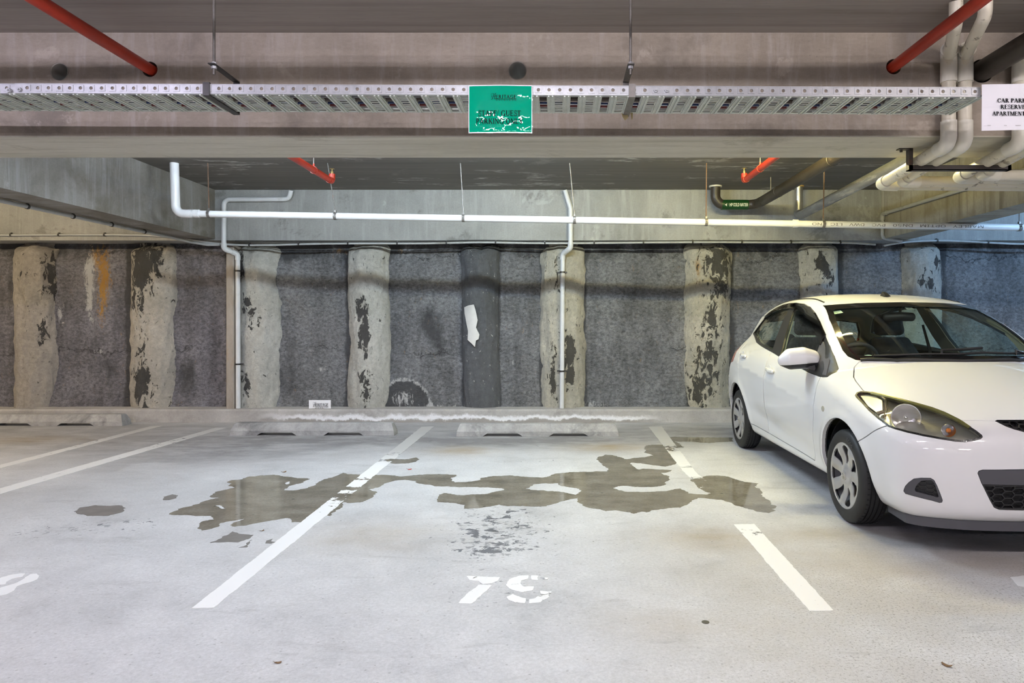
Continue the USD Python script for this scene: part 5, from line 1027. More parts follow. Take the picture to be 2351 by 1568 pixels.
CH = .022
_o = np.array([-.12, -1.012, .10])
_n = (np.array([4.10, 2.024, 1.46]) / CH).astype(int)
_g = np.stack(np.meshgrid(*[_o[i] + CH * np.arange(_n[i]) for i in range(3)], indexing='ij'), -1)
_D = car_sdf(_g)
def level(iso):
    v, f = surface_nets(_D, _o, CH, iso)
    for _ in range(3):
        g = np.stack([(car_sdf(v + 2e-3 * np.eye(3)[i]) - car_sdf(v - 2e-3 * np.eye(3)[i])) / 4e-3 for i in range(3)], -1)
        step = ((car_sdf(v) - iso) / np.maximum((g * g).sum(-1), .2))[:, None] * g
        v = v - np.clip(step, -.010, .010) * .9
    m = m3.Manifold(m3.Mesh(v.astype(np.float32), f.astype(np.uint32)))
    return m
LV = {k: level(k) for k in (.0, -.006, -.012, -.022, -.032, -.068, -.075, .013)}
BIG = 9.0
def prism(poly, axis, lo, hi):
    """poly in the plane across the axis ('v': (u, z); 'u': (v, z); 'z': (u, v)), from lo to hi along it"""
    polys = [g for g in getattr(poly, 'geoms', [poly]) if g.area > 1e-7]
    ms = []
    for g in polys:
        m = trimesh.creation.extrude_polygon(shapely.geometry.polygon.orient(g), hi - lo, engine='earcut'); v = m.vertices.copy(); t = v[:, 2] + lo
        w = {'v': np.stack([v[:, 0], t, v[:, 1]], -1), 'u': np.stack([t, v[:, 0], v[:, 1]], -1), 'z': np.stack([v[:, 0], v[:, 1], t], -1)}[axis]
        f = m.faces if axis != 'v' else m.faces[:, ::-1]
        ms.append(m3.Manifold(m3.Mesh(w.astype(np.float32), np.ascontiguousarray(f).astype(np.uint32))))
    out = ms[0]
    for m in ms[1:]: out = out + m
    return out
def both(m): return m + m.mirror((0, 1, 0))
def cut_along(pts, D, depth_in, depth_out, grow=0.0, sub=None):
    """a prism through the 3D outline pts along the outward direction D; sub: a function on the flat outline"""
    p = np.array(pts, float); D = np.array(D, float) / np.linalg.norm(D)
    e1 = np.cross((0, 0, 1.0), D); e1 /= np.linalg.norm(e1); e2 = np.cross(D, e1); c = p.mean(0)
    pl = Polygon(np.stack([(p - c) @ e1, (p - c) @ e2], -1)).buffer(0)
    if grow: pl = pl.buffer(grow)
    if sub is not None: pl = sub(pl)
    out = None
    for g in getattr(pl, 'geoms', [pl]):
        m = trimesh.creation.extrude_polygon(shapely.geometry.polygon.orient(g), depth_in + depth_out, engine='earcut'); v = m.vertices
        w = c + v[:, :1] * e1 + v[:, 1:2] * e2 + (v[:, 2:3] - depth_in) * D
        k = m3.Manifold(m3.Mesh(w.astype(np.float32), m.faces.astype(np.uint32)))
        out = k if out is None else out + k
    return out, (c, e1, e2, D, pl)

WS = [(1.802, .564, 1.375), (1.538, .618, 1.264), (1.336, .651, 1.145), (1.196, .663, 1.051), (1.136, .654, 1.013), (1.08, .622, .991), (1.039, .562, .986), (.973, .396, .987), (.913, .103, .989)]
DLO = [(3.512, 1.126), (3.30, 1.088), (3.111, 1.055), (2.734, 1.018), (2.429, .989), (2.167, .961), (1.818, .927), (1.42, .889), (1.16, .872), (1.105, .878), (1.089, .909), (1.101, .931), (1.194, 1.007), (1.286, 1.072), (1.433, 1.149), (1.637, 1.24), (1.819, 1.307), (2.007, 1.358), (2.199, 1.389), (2.387, 1.402), (2.576, 1.404), (2.775, 1.394), (2.986, 1.370), (3.18, 1.330), (3.332, 1.278), (3.415, 1.215), (3.47, 1.165)]
HEAD = [(.696, .794, .797), (.714, .775, .812), (.709, .757, .819), (.669, .727, .821), (.59, .687, .815), (.495, .64, .804), (.396, .587, .788), (.311, .538, .772), (.244, .506, .754), (.161, .474, .726), (.107, .456, .698), (.079, .434, .677), (.06, .418, .658), (.055, .419, .651), (.052, .429, .643), (.053, .461, .634), (.058, .507, .626), (.07, .549, .627), (.099, .616, .635), (.137, .679, .644), (.189, .736, .654), (.239, .773, .663), (.281, .793, .671), (.367, .805, .699), (.479, .808, .732), (.587, .802, .765), (.668, .798, .787)]
FOG = [(.175, .763, .347), (.167, .759, .369), (.152, .749, .392), (.135, .73, .416), (.114, .702, .425), (.091, .665, .43), (.083, .65, .42), (.078, .638, .393), (.075, .624, .355), (.073, .611, .317), (.075, .613, .305), (.08, .624, .301), (.095, .657, .309), (.13, .716, .319), (.17, .757, .326), (.178, .763, .338)]
HD, FD = (-.58, .66, .48), (-.85, .52, .05)

# --- flat outlines
ws_half = [(a[1], a[2]) for a in WS]
ws2 = Polygon([(0, 1.397), (.338, 1.391)] + ws_half + [(0, .989)] + [(-y, z) for y, z in ws_half[::-1]] + [(-.338, 1.391)]).buffer(0)
dlo2 = Polygon(DLO).buffer(0).buffer(.004)
sail = Polygon([(1.0, .8), (1.405, .86), (1.385, .93), (1.40, 1.0), (1.44, 1.08), (1.50, 1.155), (1.46, 1.20), (1.0, 1.0)])
inner = dlo2.buffer(-.017)
g_front = inner.difference(sail.buffer(.001)).intersection(Polygon([(1.0, .7), (2.175, .7), (2.18, .977), (2.268, 1.109), (2.315, 1.221), (2.372, 1.33), (2.39, 1.42), (1.0, 1.5)]))
g_rear = inner.intersection(Polygon([(2.425, .7), (2.43, .995), (2.487, 1.121), (2.515, 1.244), (2.52, 1.33), (2.52, 1.5), (3.7, 1.5), (3.7, .7)]))
door_f = Polygon([(1.12, .95), (1.165, .88), (1.186, .868), (1.216, .75), (1.245, .585), (1.307, .435), (1.345, .262), (1.769, .272), (2.385, .284), (2.415, .40), (2.388, .611), (2.386, .812), (2.402, .912), (2.43, 1.0), (2.43, 1.06), (1.3, 1.02)]).difference(dlo2)
door_r = Polygon([(2.392, .284), (2.905, .29), (2.925, .37), (2.955, .47), (3.03, .57), (3.12, .65), (3.19, .715), (3.225, .77), (3.285, .865), (3.42, .965), (3.50, 1.05), (3.515, 1.126), (2.8, 1.12), (2.435, 1.06), (2.435, 1.0), (2.408, .912), (2.392, .812), (2.394, .611), (2.421, .40)]).difference(dlo2)
bon_half = [(.895, 0), (.905, .103), (.965, .396), (1.03, .56), (1.058, .612), (1.040, .652), (.915, .709), (.85, .723), (.70, .742), (.669, .729), (.59, .690), (.495, .644), (.396, .591), (.311, .542), (.244, .510), (.161, .478), (.151, .469), (.115, .306), (.104, .16), (.102, 0)]
bonnet2 = Polygon(bon_half + [(u, -v) for u, v in bon_half[::-1]]).buffer(0)
bump2 = Polygon([(-.3, 0), (-.3, .95), (.2, .95), (.262, .69), (.291, .672), (.345, .642), (.403, .609), (.47, .573), (.545, .530), (.47, .30), (.44, 0)])
lg_half = [(.235, .494), (.437, .488), (.454, .482), (.46, .469), (.442, .418), (.421, .375), (.399, .331), (.377, .293), (.35, .281), (.227, .279)]
lgrill2 = Polygon([(0, .496)] + lg_half + [(0, .279)] + [(-v, z) for v, z in lg_half[::-1]]).buffer(0)
ug_half = [(.161, .731), (.296, .729), (.31, .724), (.298, .715), (.277, .701), (.245, .688), (.201, .676)]
ugrill2 = Polygon([(0, .733)] + ug_half + [(0, .655)] + [(-v, z) for v, z in ug_half[::-1]]).buffer(0)
rear2 = Polygon([(-.50, 1.27), (-.30, 1.295), (.30, 1.295), (.50, 1.27), (.555, 1.15), (.57, 1.04), (.53, 1.01), (-.53, 1.01), (-.57, 1.04), (-.555, 1.15)])
tail2 = Polygon([(3.52, .84), (3.70, .80), (3.95, .80), (3.95, 1.08), (3.70, 1.10), (3.585, 1.03), (3.52, .92)])

P_ws = prism(ws2, 'u', .75, 2.4)
P_dlo = both(prism(dlo2, 'v', .42, 1.0))
P_rear = prism(rear2, 'u', 3.35, 4.2)
P_tail = both(prism(tail2, 'v', .52, 1.0))
P_lg, P_ug = prism(lgrill2, 'u', -.3, .45), prism(ugrill2, 'u', -.3, .35)
P_hd, _hdinfo = cut_along(HEAD, HD, .16, .30); P_hd2, _ = cut_along(HEAD, HD, .16, .30, -.008); P_hdb, _ = cut_along(HEAD, HD, .16, .30, .004)
P_fg, _fginfo = cut_along(FOG, FD, .16, .12)
wells = None
for wu, wz in WHEELS:
    for s in (1, -1):
        c = solid(cyl((wu, s * .52, wz + .008), (wu, s * 1.05, wz + .008), .350, 56)); wells = c if wells is None else wells + c
shell = (LV[.0] - LV[-.022]) - wells
for k in (P_ws, P_dlo, P_rear, both(P_hdb), both(P_fg), P_lg, P_ug, P_tail): shell = shell - k
under = shell ^ prism(sbox(-.5, .0, 4.5, .203), 'v', -1.2, 1.2); shell = shell - prism(sbox(-.5, .0, 4.5, .205), 'v', -1.2, 1.2)
G_ = .0030
P_bon = prism(bonnet2, 'z', .60, 1.2)
bonnet = shell ^ prism(bonnet2.buffer(-G_), 'z', .60, 1.2); shell = shell - prism(bonnet2.buffer(G_), 'z', .60, 1.2)
bumper = shell ^ prism(bump2.buffer(-G_), 'v', -1.2, 1.2); shell = shell - prism(bump2.buffer(G_), 'v', -1.2, 1.2)
doors = {}
for nm, d2 in (('front', door_f), ('rear', door_r)):
    for s in (1, -1):
        lo, hi = (.30, 1.1) if s > 0 else (-1.1, -.30)
        doors[nm, s] = shell ^ prism(d2.buffer(-G_), 'v', lo, hi)
    shell = shell - both(prism(d2.buffer(G_), 'v', .30, 1.1))
gate2 = Polygon([(-.60, 1.30), (-.3, 1.325), (.3, 1.325), (.60, 1.30), (.68, 1.0), (.66, .78), (.55, .62), (-.55, .62), (-.66, .78), (-.68, 1.0)])
gate = shell ^ prism(gate2.buffer(-G_), 'u', 3.3, 4.3); shell = shell - prism(gate2.buffer(G_), 'u', 3.3, 4.3)
rbump2 = Polygon([(3.45, 0), (3.45, .40), (3.60, .50), (3.62, .66), (4.2, .66), (4.2, 0)])
rbumper = shell ^ prism(rbump2.buffer(-G_), 'v', -1.2, 1.2); shell = shell - prism(rbump2.buffer(G_), 'v', -1.2, 1.2)
pane = LV[-.006] - LV[-.012]; skin = LV[.0] - LV[-.006]
ws_glass = pane ^ prism(ws2.buffer(-.004), 'u', .75, 2.4)
frit_in = ws2.buffer(-.035).buffer(-.03).buffer(.03)
ws_frit = (LV[-.0] - LV[-.006]) ^ prism(ws2.buffer(-.0015).difference(frit_in), 'u', .75, 2.4)
side_glass = {(n, s): pane ^ prism(gg.buffer(.008), 'v', *((.42, 1.0) if s > 0 else (-1.0, -.42))) for n, gg in (('front', g_front), ('rear', g_rear)) for s in (1, -1)}
frame2 = dlo2.buffer(-.0015).difference(unary_union([g_front, g_rear]))
win_frame = {s: (LV[.0] - LV[-.022]) ^ prism(frame2, 'v', *((.42, 1.0) if s > 0 else (-1.0, -.42))) for s in (1, -1)}
vis = dlo2.buffer(.006).difference(affinity.translate(dlo2.buffer(.006), .050, -.048)).difference(sbox(0, 0, 1.42, 2)).difference(Polygon([(3.28, 1.0), (3.28, 1.5), (4, 1.5), (4, .9), (3.2, .9)]))
vis = unary_union([g for g in getattr(vis, 'geoms', [vis]) if g.area > .004])
vis_f, vis_r = vis.difference(sbox(2.447, 0, 5, 2)), vis.difference(sbox(0, 0, 2.453, 2))
vis_f = unary_union([g for g in getattr(vis_f, 'geoms', [vis_f]) if g.area > .004]); vis_r = unary_union([g for g in getattr(vis_r, 'geoms', [vis_r]) if g.area > .002])
visors = {(n, s): (LV[.013] - LV[.0]) ^ prism(gg, 'v', *((.42, 1.0) if s > 0 else (-1.0, -.42))) for n, gg in (('f', vis_f), ('r', vis_r)) for s in (1, -1)}
rear_glass = pane ^ prism(rear2.buffer(-.004), 'u', 3.3, 4.3)
rear_frit = skin ^ prism(rear2.buffer(-.0015).difference(rear2.buffer(-.04)), 'u', 3.3, 4.3)
cab = prism(Polygon([(.95, .35), (.95, 1.06), (1.2, 1.6), (3.6, 1.6), (3.75, 1.0), (3.75, .35)]), 'v', -1.2, 1.2)
lining = ((LV[-.022] - LV[-.032]) ^ cab) - wells - prism(ws2.buffer(-.012), 'u', .75, 2.4) - both(prism(unary_union([g_front, g_rear]).buffer(.004), 'v', .40, 1.0)) - prism(rear2.buffer(-.03), 'u', 3.3, 4.3)
lining_low = lining ^ prism(sbox(.5, 0, 4, .985), 'v', -1.2, 1.2); lining_up = lining - prism(sbox(.5, 0, 4, .985), 'v', -1.2, 1.2)
liner2 = ((LV[-.022] - LV[-.032]) - cab) - wells - P_lg - P_ug - both(P_hdb) - both(P_fg)

# --- to world, with normals from the field
def car_world(p): return np.stack([CAR_X - p[..., 1], CAR_Y + p[..., 0], p[..., 2]], -1)
def car_obj(name, man, mat, parent, label=None):
    m = as_mesh(man); v, f = np.array(m.vertices, float), np.array(m.faces)
    a, b, c = v[f[:, 0]], v[f[:, 1]], v[f[:, 2]]; fn = np.cross(b - a, c - a); ln = np.linalg.norm(fn, axis=1); k = ln > 1e-12; f, fn, ln = f[k], fn[k], ln[k]; fn /= ln[:, None]
    dv = car_sdf(v); g = sdf_grad(v)
    fd = dv[f]; face_g = g[f].mean(1); dot = (fn * face_g).sum(1)
    on = (np.ptp(fd, axis=1) < 2.2e-3) & (np.abs(dot) > .80)
    V, N, F, n0 = [], [], [], 0
    for sgn in (1, -1):
        sel = f[on & (np.sign(dot) == sgn)]
        if len(sel):
            ids, inv = np.unique(sel, return_inverse=True)
            V.append(v[ids]); N.append(sgn * g[ids]); F.append(inv.reshape(-1, 3) + n0); n0 += len(ids)
    rest, rn = f[~on], fn[~on]
    if len(rest):
        V.append(v[rest].reshape(-1, 3)); N.append(np.repeat(rn, 3, 0)); F.append(np.arange(3 * len(rest)).reshape(-1, 3) + n0)
    V, N, F = np.vstack(V), np.vstack(N), np.vstack(F)
    W = car_world(V); NN = np.stack([-N[:, 1], N[:, 0], N[:, 2]], -1)
    return obj(name, trimesh.Trimesh(W, F, process=False), mat, parent, label=label, normals=NN)
def to_world(m):
    m = as_mesh(m).copy(); m.vertices = car_world(np.array(m.vertices)); return m         # (u, v, z) -> world keeps handedness

m_white = M('white_car_paint', {'p': ('principled_bsdf', {'base_color': (.755, .755, .76), 'roughness': .38, 'coat_weight': .8, 'coat_roughness': .04})})
m_blackp = plain('black_plastic', (.018, .018, .019), .38); m_dkgrey = plain('dark_grey_plastic', (.07, .07, .08), .5); m_gloss = plain('gloss_black', (.008, .008, .009), .08)
m_glass = M('window_glass', {'t': ('transparent_bsdf', {'color': (.88, .94, .91)}), 'g': ('glossy_bsdf', {'roughness': .0, 'color': (1, 1, 1)}), 'f': ('fresnel', {'IOR': 1.52}), 'b': ('geometry', {}), 'i': ('math', {'math_type': 'subtract', 'value1': 1.0}), 'x': ('math', {'math_type': 'multiply'}), 'm': ('mix_closure', {})}, [('b.backfacing', 'i.value2'), ('i.value', 'x.value1'), ('f.fac', 'x.value2'), ('x.value', 'm.fac'), ('t.BSDF', 'm.closure1'), ('g.BSDF', 'm.closure2')], 'm.closure')
m_smoke = M('smoked_acrylic', {'t': ('transparent_bsdf', {'color': (.30, .27, .24)}), 'g': ('glossy_bsdf', {'roughness': .05, 'color': (1, 1, 1)}), 'f': ('fresnel', {'IOR': 1.5}), 'b': ('geometry', {}), 'i': ('math', {'math_type': 'subtract', 'value1': 1.0}), 'x': ('math', {'math_type': 'multiply'}), 'm': ('mix_closure', {})}, [('b.backfacing', 'i.value2'), ('i.value', 'x.value1'), ('f.fac', 'x.value2'), ('x.value', 'm.fac'), ('t.BSDF', 'm.closure1'), ('g.BSDF', 'm.closure2')], 'm.closure')
m_lens = M('headlight_lens', {'t': ('transparent_bsdf', {'color': (.95, .95, .94)}), 'g': ('glossy_bsdf', {'roughness': .0, 'color': (1, 1, 1)}), 'f': ('fresnel', {'IOR': 1.5}), 'b': ('geometry', {}), 'i': ('math', {'math_type': 'subtract', 'value1': 1.0}), 'x': ('math', {'math_type': 'multiply'}), 'm': ('mix_closure', {})}, [('b.backfacing', 'i.value2'), ('i.value', 'x.value1'), ('f.fac', 'x.value2'), ('x.value', 'm.fac'), ('t.BSDF', 'm.closure1'), ('g.BSDF', 'm.closure2')], 'm.closure')
m_chrome = plain('chrome', (.72, .72, .72), .10, 1.0); m_smokechrome = plain('smoked_chrome', (.50, .49, .45), .36, .75); m_amber = plain('amber_plastic', (.60, .16, .015), .2, coat_weight=1.0)
m_trim = plain('beige_trim', (.36, .345, .29), .7); m_dtrim = plain('charcoal_trim', (.030, .030, .032), .7); m_seat = mottled('seat_cloth', (.018, .018, .02), (.034, .034, .036), 30, rough=.9)
m_tyre = mottled('tyre_rubber', (.011, .011, .0115), (.018, .018, .0185), 8, rough=.60, dirt=(.035, .034, .032), dirt_at=(.58, .75))
m_groove = plain('tread_groove_black', (.004, .004, .004), .9); m_reflector = plain('lamp_reflector', (.86, .86, .85), .26, 1.0); m_hub = plain('silver_hubcap', (.60, .60, .61), .30, .75); m_brake = plain('brake_disc', (.10, .075, .06), .5, .6); m_tail = plain('red_lamp', (.42, .01, .01), .1, coat_weight=1.0)

car = thing('car', 'white five-door hatchback parked in the right bay', 'car', (CAR_X, CAR_Y + 1.95, 0))
car_obj('body', shell, m_white, car)
car_obj('bonnet', bonnet, m_white, car)
bp = car_obj('front_bumper', bumper, m_white, car)
dp = {}
for (nm, s), dm in doors.items():
    dp[nm, s] = thing('door', None, None, tuple(car_world(np.array([1.3 if nm == 'front' else 2.4, s * .80, .3]))), parent=car)
    car_obj('panel', dm, m_white, dp[nm, s])
car_obj('tailgate', gate, m_white, car); car_obj('rear_bumper', rbumper, m_white, car)
car_obj('underbody', under, m_blackp, car, 'dark underside')
car_obj('windscreen', ws_glass, m_glass, car); car_obj('windscreen_border', ws_frit, m_gloss, car, 'black glass border')
for (nm, s), gm in side_glass.items(): car_obj('side_window', gm, m_glass, car)
for s, fm in win_frame.items(): car_obj('window_frame', fm, m_blackp, car, 'black window surround')
for (nm, s), vm in visors.items(): car_obj('weather_shield', vm, m_smoke, car, 'smoked window visor')
car_obj('rear_window', rear_glass, m_glass, car); car_obj('rear_window_border', rear_frit, m_gloss, car)
tl = (LV[.0] - LV[-.022]) ^ P_tail
for s in (1, -1): car_obj('tail_lamp', tl ^ prism(sbox(3, .5, 4.5, 1.5), 'v', *((0, 1.2) if s > 0 else (-1.2, 0))), m_tail, car, 'red tail lamp')
car_obj('cabin_lining', lining_up, m_trim, car, 'beige pillar and roof lining'); car_obj('cabin_lining', lining_low, m_dtrim, car, 'charcoal lower lining'); car_obj('inner_liner', liner2, m_blackp, car)

# headlights: bowl, reflector, side element, indicator, lens
c_, e1, e2, D_, pl_ = _hdinfo
for s in (1, -1):
    S = (lambda m: m) if s > 0 else (lambda m: m.mirror((0, 1, 0)))
    Pn = P_hd
    hl = thing('headlight', None, None, tuple(car_world(np.array([.38, s * .62, .72]))), parent=car); tag(hl, 'large swept-back clear headlight')
    car_obj('lens', S((LV[.0] - LV[-.006]) ^ P_hd), m_lens, hl)
    car_obj('seal', S((LV[-.0] - LV[-.022]) ^ (P_hdb - P_hd2)), m_blackp, hl, 'thin black rubber edge')
    bowl = ((LV[-.006] - LV[-.075]) ^ P_hdb) - ((LV[.0] - LV[-.068]) ^ P_hd2)
    car_obj('bowl', S(bowl), m_smokechrome, hl, 'smoked chrome housing')
    def at(a, b, d=0.0): return c_ + a * e1 + b * e2 + d * D_
    # e1 runs towards the nose/centre or the fender: find by projection
    P3 = np.array(HEAD); A = (P3 - c_) @ e1; B = (P3 - c_) @ e2
    outer_a = A[0]; inner_a = A[13]; sg_ = np.sign(inner_a - outer_a)
    def loc(t, w, depth):                                          # t along outer->inner tip, w across (0 lower, 1 upper)
        a = outer_a + (inner_a - outer_a) * t
        col = pl_.intersection(LineString([(a, -1), (a, 1)])); b0, b1 = (col.bounds[1], col.bounds[3])
        q = at(a, b0 + (b1 - b0) * w); 
        lo, hi = -.3, .3
        for _ in range(40):
            mid = (lo + hi) / 2
            if car_sdf((q + mid * D_)[None])[0] < -depth: lo = mid
            else: hi = mid
        return q + lo * D_
    look_dir = np.array([-.88, .38, .05]); look_dir /= np.linalg.norm(look_dir)
    def mir(m):
        m = as_mesh(m).copy()
        if s < 0: m.vertices[:, 1] *= -1; m.invert()
        return to_world(m)
    rc = loc(.50, .45, .026)
    prof = [(r, -.022 + .034 * (r / .072) ** 2) for r in np.linspace(.012, .072, 9)] + [(.075, .012), (.077, .004), (.075, -.012)]
    obj('reflector', mir(lathe(prof, 36, rc - look_dir * .006, look_dir)), m_reflector, hl, smooth=40, label='round chrome reflector')
    obj('bulb', mir([cyl(rc - look_dir * .03, rc - look_dir * .004, .011, 14), trimesh.creation.icosphere(2, .012).apply_translation(rc - look_dir * .003)]), m_chrome, hl)
    rib = [trimesh.creation.icosphere(1, .007).apply_translation(loc(.50 + .14 * math.cos(t), .42 + .40 * math.sin(t), .028)) for t in np.linspace(0, 6.2, 16)]
    sd = np.array([loc(t, w, .020) for t, w in ((.03, .5), (.08, .80), (.16, .86), (.24, .72), (.30, .35), (.26, .14), (.16, .12))])
    obj('side_reflector', mir(trimesh.convex.convex_hull(np.vstack([sd, sd - .03 * D_]))), plain('frosted_reflector', (.62, .62, .58), .25, .5), hl, smooth=30)
    bar = np.array([loc(t, w, .014) for t, w in ((.20, .93), (.27, .80), (.33, .45), (.36, .15))])
    obj('divider', mir(tube(round_corners(bar, .05), .008, 10)), m_chrome, hl, label='bright chrome divider')
    ic = loc(.80, .42, .030)
    obj('indicator', mir([trimesh.creation.icosphere(2, .013).apply_translation(ic)]), m_amber, hl, label='amber indicator')
    cup = lathe([(r_, -.022 + .026 * (r_ / .034) ** 2) for r_ in np.linspace(.006, .034, 6)] + [(.036, .0), (.034, -.02)], 24, ic - look_dir * .004, look_dir); obj('indicator_reflector', mir(cup), m_chrome, hl, smooth=40)
    top = np.array([loc(t, .95, .006) for t in np.linspace(.12, .92, 14)])
    obj('brow', mir(tube(top, .011, 8)), plain('olive_tint', (.16, .15, .05), .25, .5), hl, label='tinted upper edge')

# grilles
def hexnet(x0, x1, y0, y1, w, h, t):
    """a net of long hexagons, as a polygon"""
    cells = []; r = 0; y = y0
    while y < y1 + h:
        x = x0 - w + (r % 2) * w * .75
        while x < x1 + w:
            cells.append(Polygon([(x + w * .5 * a, y + h * .5 * b) for a, b in ((-1, 0), (-.55, 1), (.55, 1), (1, 0), (.55, -1), (-.55, -1))]).buffer(-t / 2)); x += w * 1.5
        y += h * .5; r += 1
    return sbox(x0 - w, y0 - h, x1 + w, y1 + h).difference(unary_union(cells))
lg_low = lgrill2.intersection(sbox(-1, 0, 1, .412)); lg_up = lgrill2.intersection(sbox(-1, .410, 1, 1))
car_obj('number_plate_panel', ((LV[-.0] - LV[-.022]) ^ prism(lg_up.buffer(-.003), 'u', -.3, .4)), m_dkgrey, car, 'plain grey panel in the lower grille')
lg_n = hexnet(-.47, .47, .27, .42, .066, .036, .006).intersection(lg_low.buffer(-.002)).union(lg_low.buffer(-.001).difference(lg_low.buffer(-.010)))
car_obj('lower_grille', (LV[-.006] - LV[-.022]) ^ prism(lg_n, 'u', -.3, .45), m_blackp, car, 'black honeycomb lower grille')
car_obj('upper_grille', (LV[-.006] - LV[-.022]) ^ prism(hexnet(-.33, .33, .65, .74, .050, .030, .006).intersection(ugrill2.buffer(-.002)).union(ugrill2.difference(ugrill2.buffer(-.008))), 'u', -.3, .35), m_blackp, car, 'black honeycomb upper grille')
rad = ((LV[-.032] - LV[-.075]) ^ prism(unary_union([lgrill2, ugrill2]).buffer(.02), 'u', -.3, .40)); car_obj('radiator', rad, plain('radiator_dark', (.012, .012, .013), .6), car)
fc, f1, f2, fD, fpl = _fginfo
fx0, fy0, fx1, fy1 = fpl.bounds
for s in (1, -1):
    S = (lambda m: m) if s > 0 else (lambda m: m.mirror((0, 1, 0)))
    fl = thing('fog_recess', None, None, tuple(car_world(np.array([.1, s * .69, .36]))), parent=car); tag(fl, 'dark rounded fog lamp cover')
    sgn = 1 if fpl.intersection(sbox(fx0, fy0, (fx0 + fx1) / 2, fy1)).area > fpl.area / 2 else -1
    win = affinity.scale(fpl, .62, .72).buffer(-.002); win = affinity.translate(win, -sgn * .018, .008)
    ring_, _ = cut_along(FOG, FD, .16, .12, -.0015, lambda p_: p_.difference(win)); net_, _ = cut_along(FOG, FD, .16, .12, 0, lambda p_: affinity.rotate(hexnet(fx0, fx1, fy0, fy1, .046, .022, .005), 0).intersection(win.buffer(.001)))
    car_obj('cover', S((LV[-.0] - LV[-.022]) ^ ring_), m_dkgrey, fl); car_obj('grille', S((LV[-.012] - LV[-.022]) ^ net_), m_blackp, fl); car_obj('backing', S((LV[-.022] - LV[-.032]) ^ P_fg), m_blackp, fl)

# lip under the bumper
lip_uv = []
for v in np.linspace(-.775, .775, 71):
    us = np.arange(-.1, .9, .002); d = car_sdf(np.stack([us, 0 * us + v, 0 * us + .215], -1)); i = np.argmax(d < 0); lip_uv.append((us[i] + .006, v))
lip_o = Polygon(lip_uv + [(u + .10, v * .96) for u, v in lip_uv[::-1]]).buffer(0); lip_o = max(getattr(lip_o, 'geoms', [lip_o]), key=lambda g: g.area)
lip = trimesh.creation.extrude_polygon(lip_o, .05, engine='earcut'); lip.vertices[:, 2] += .158
obj('front_lip', to_world(lip), m_dkgrey, car, smooth=30, label='grey plastic lip under the bumper')

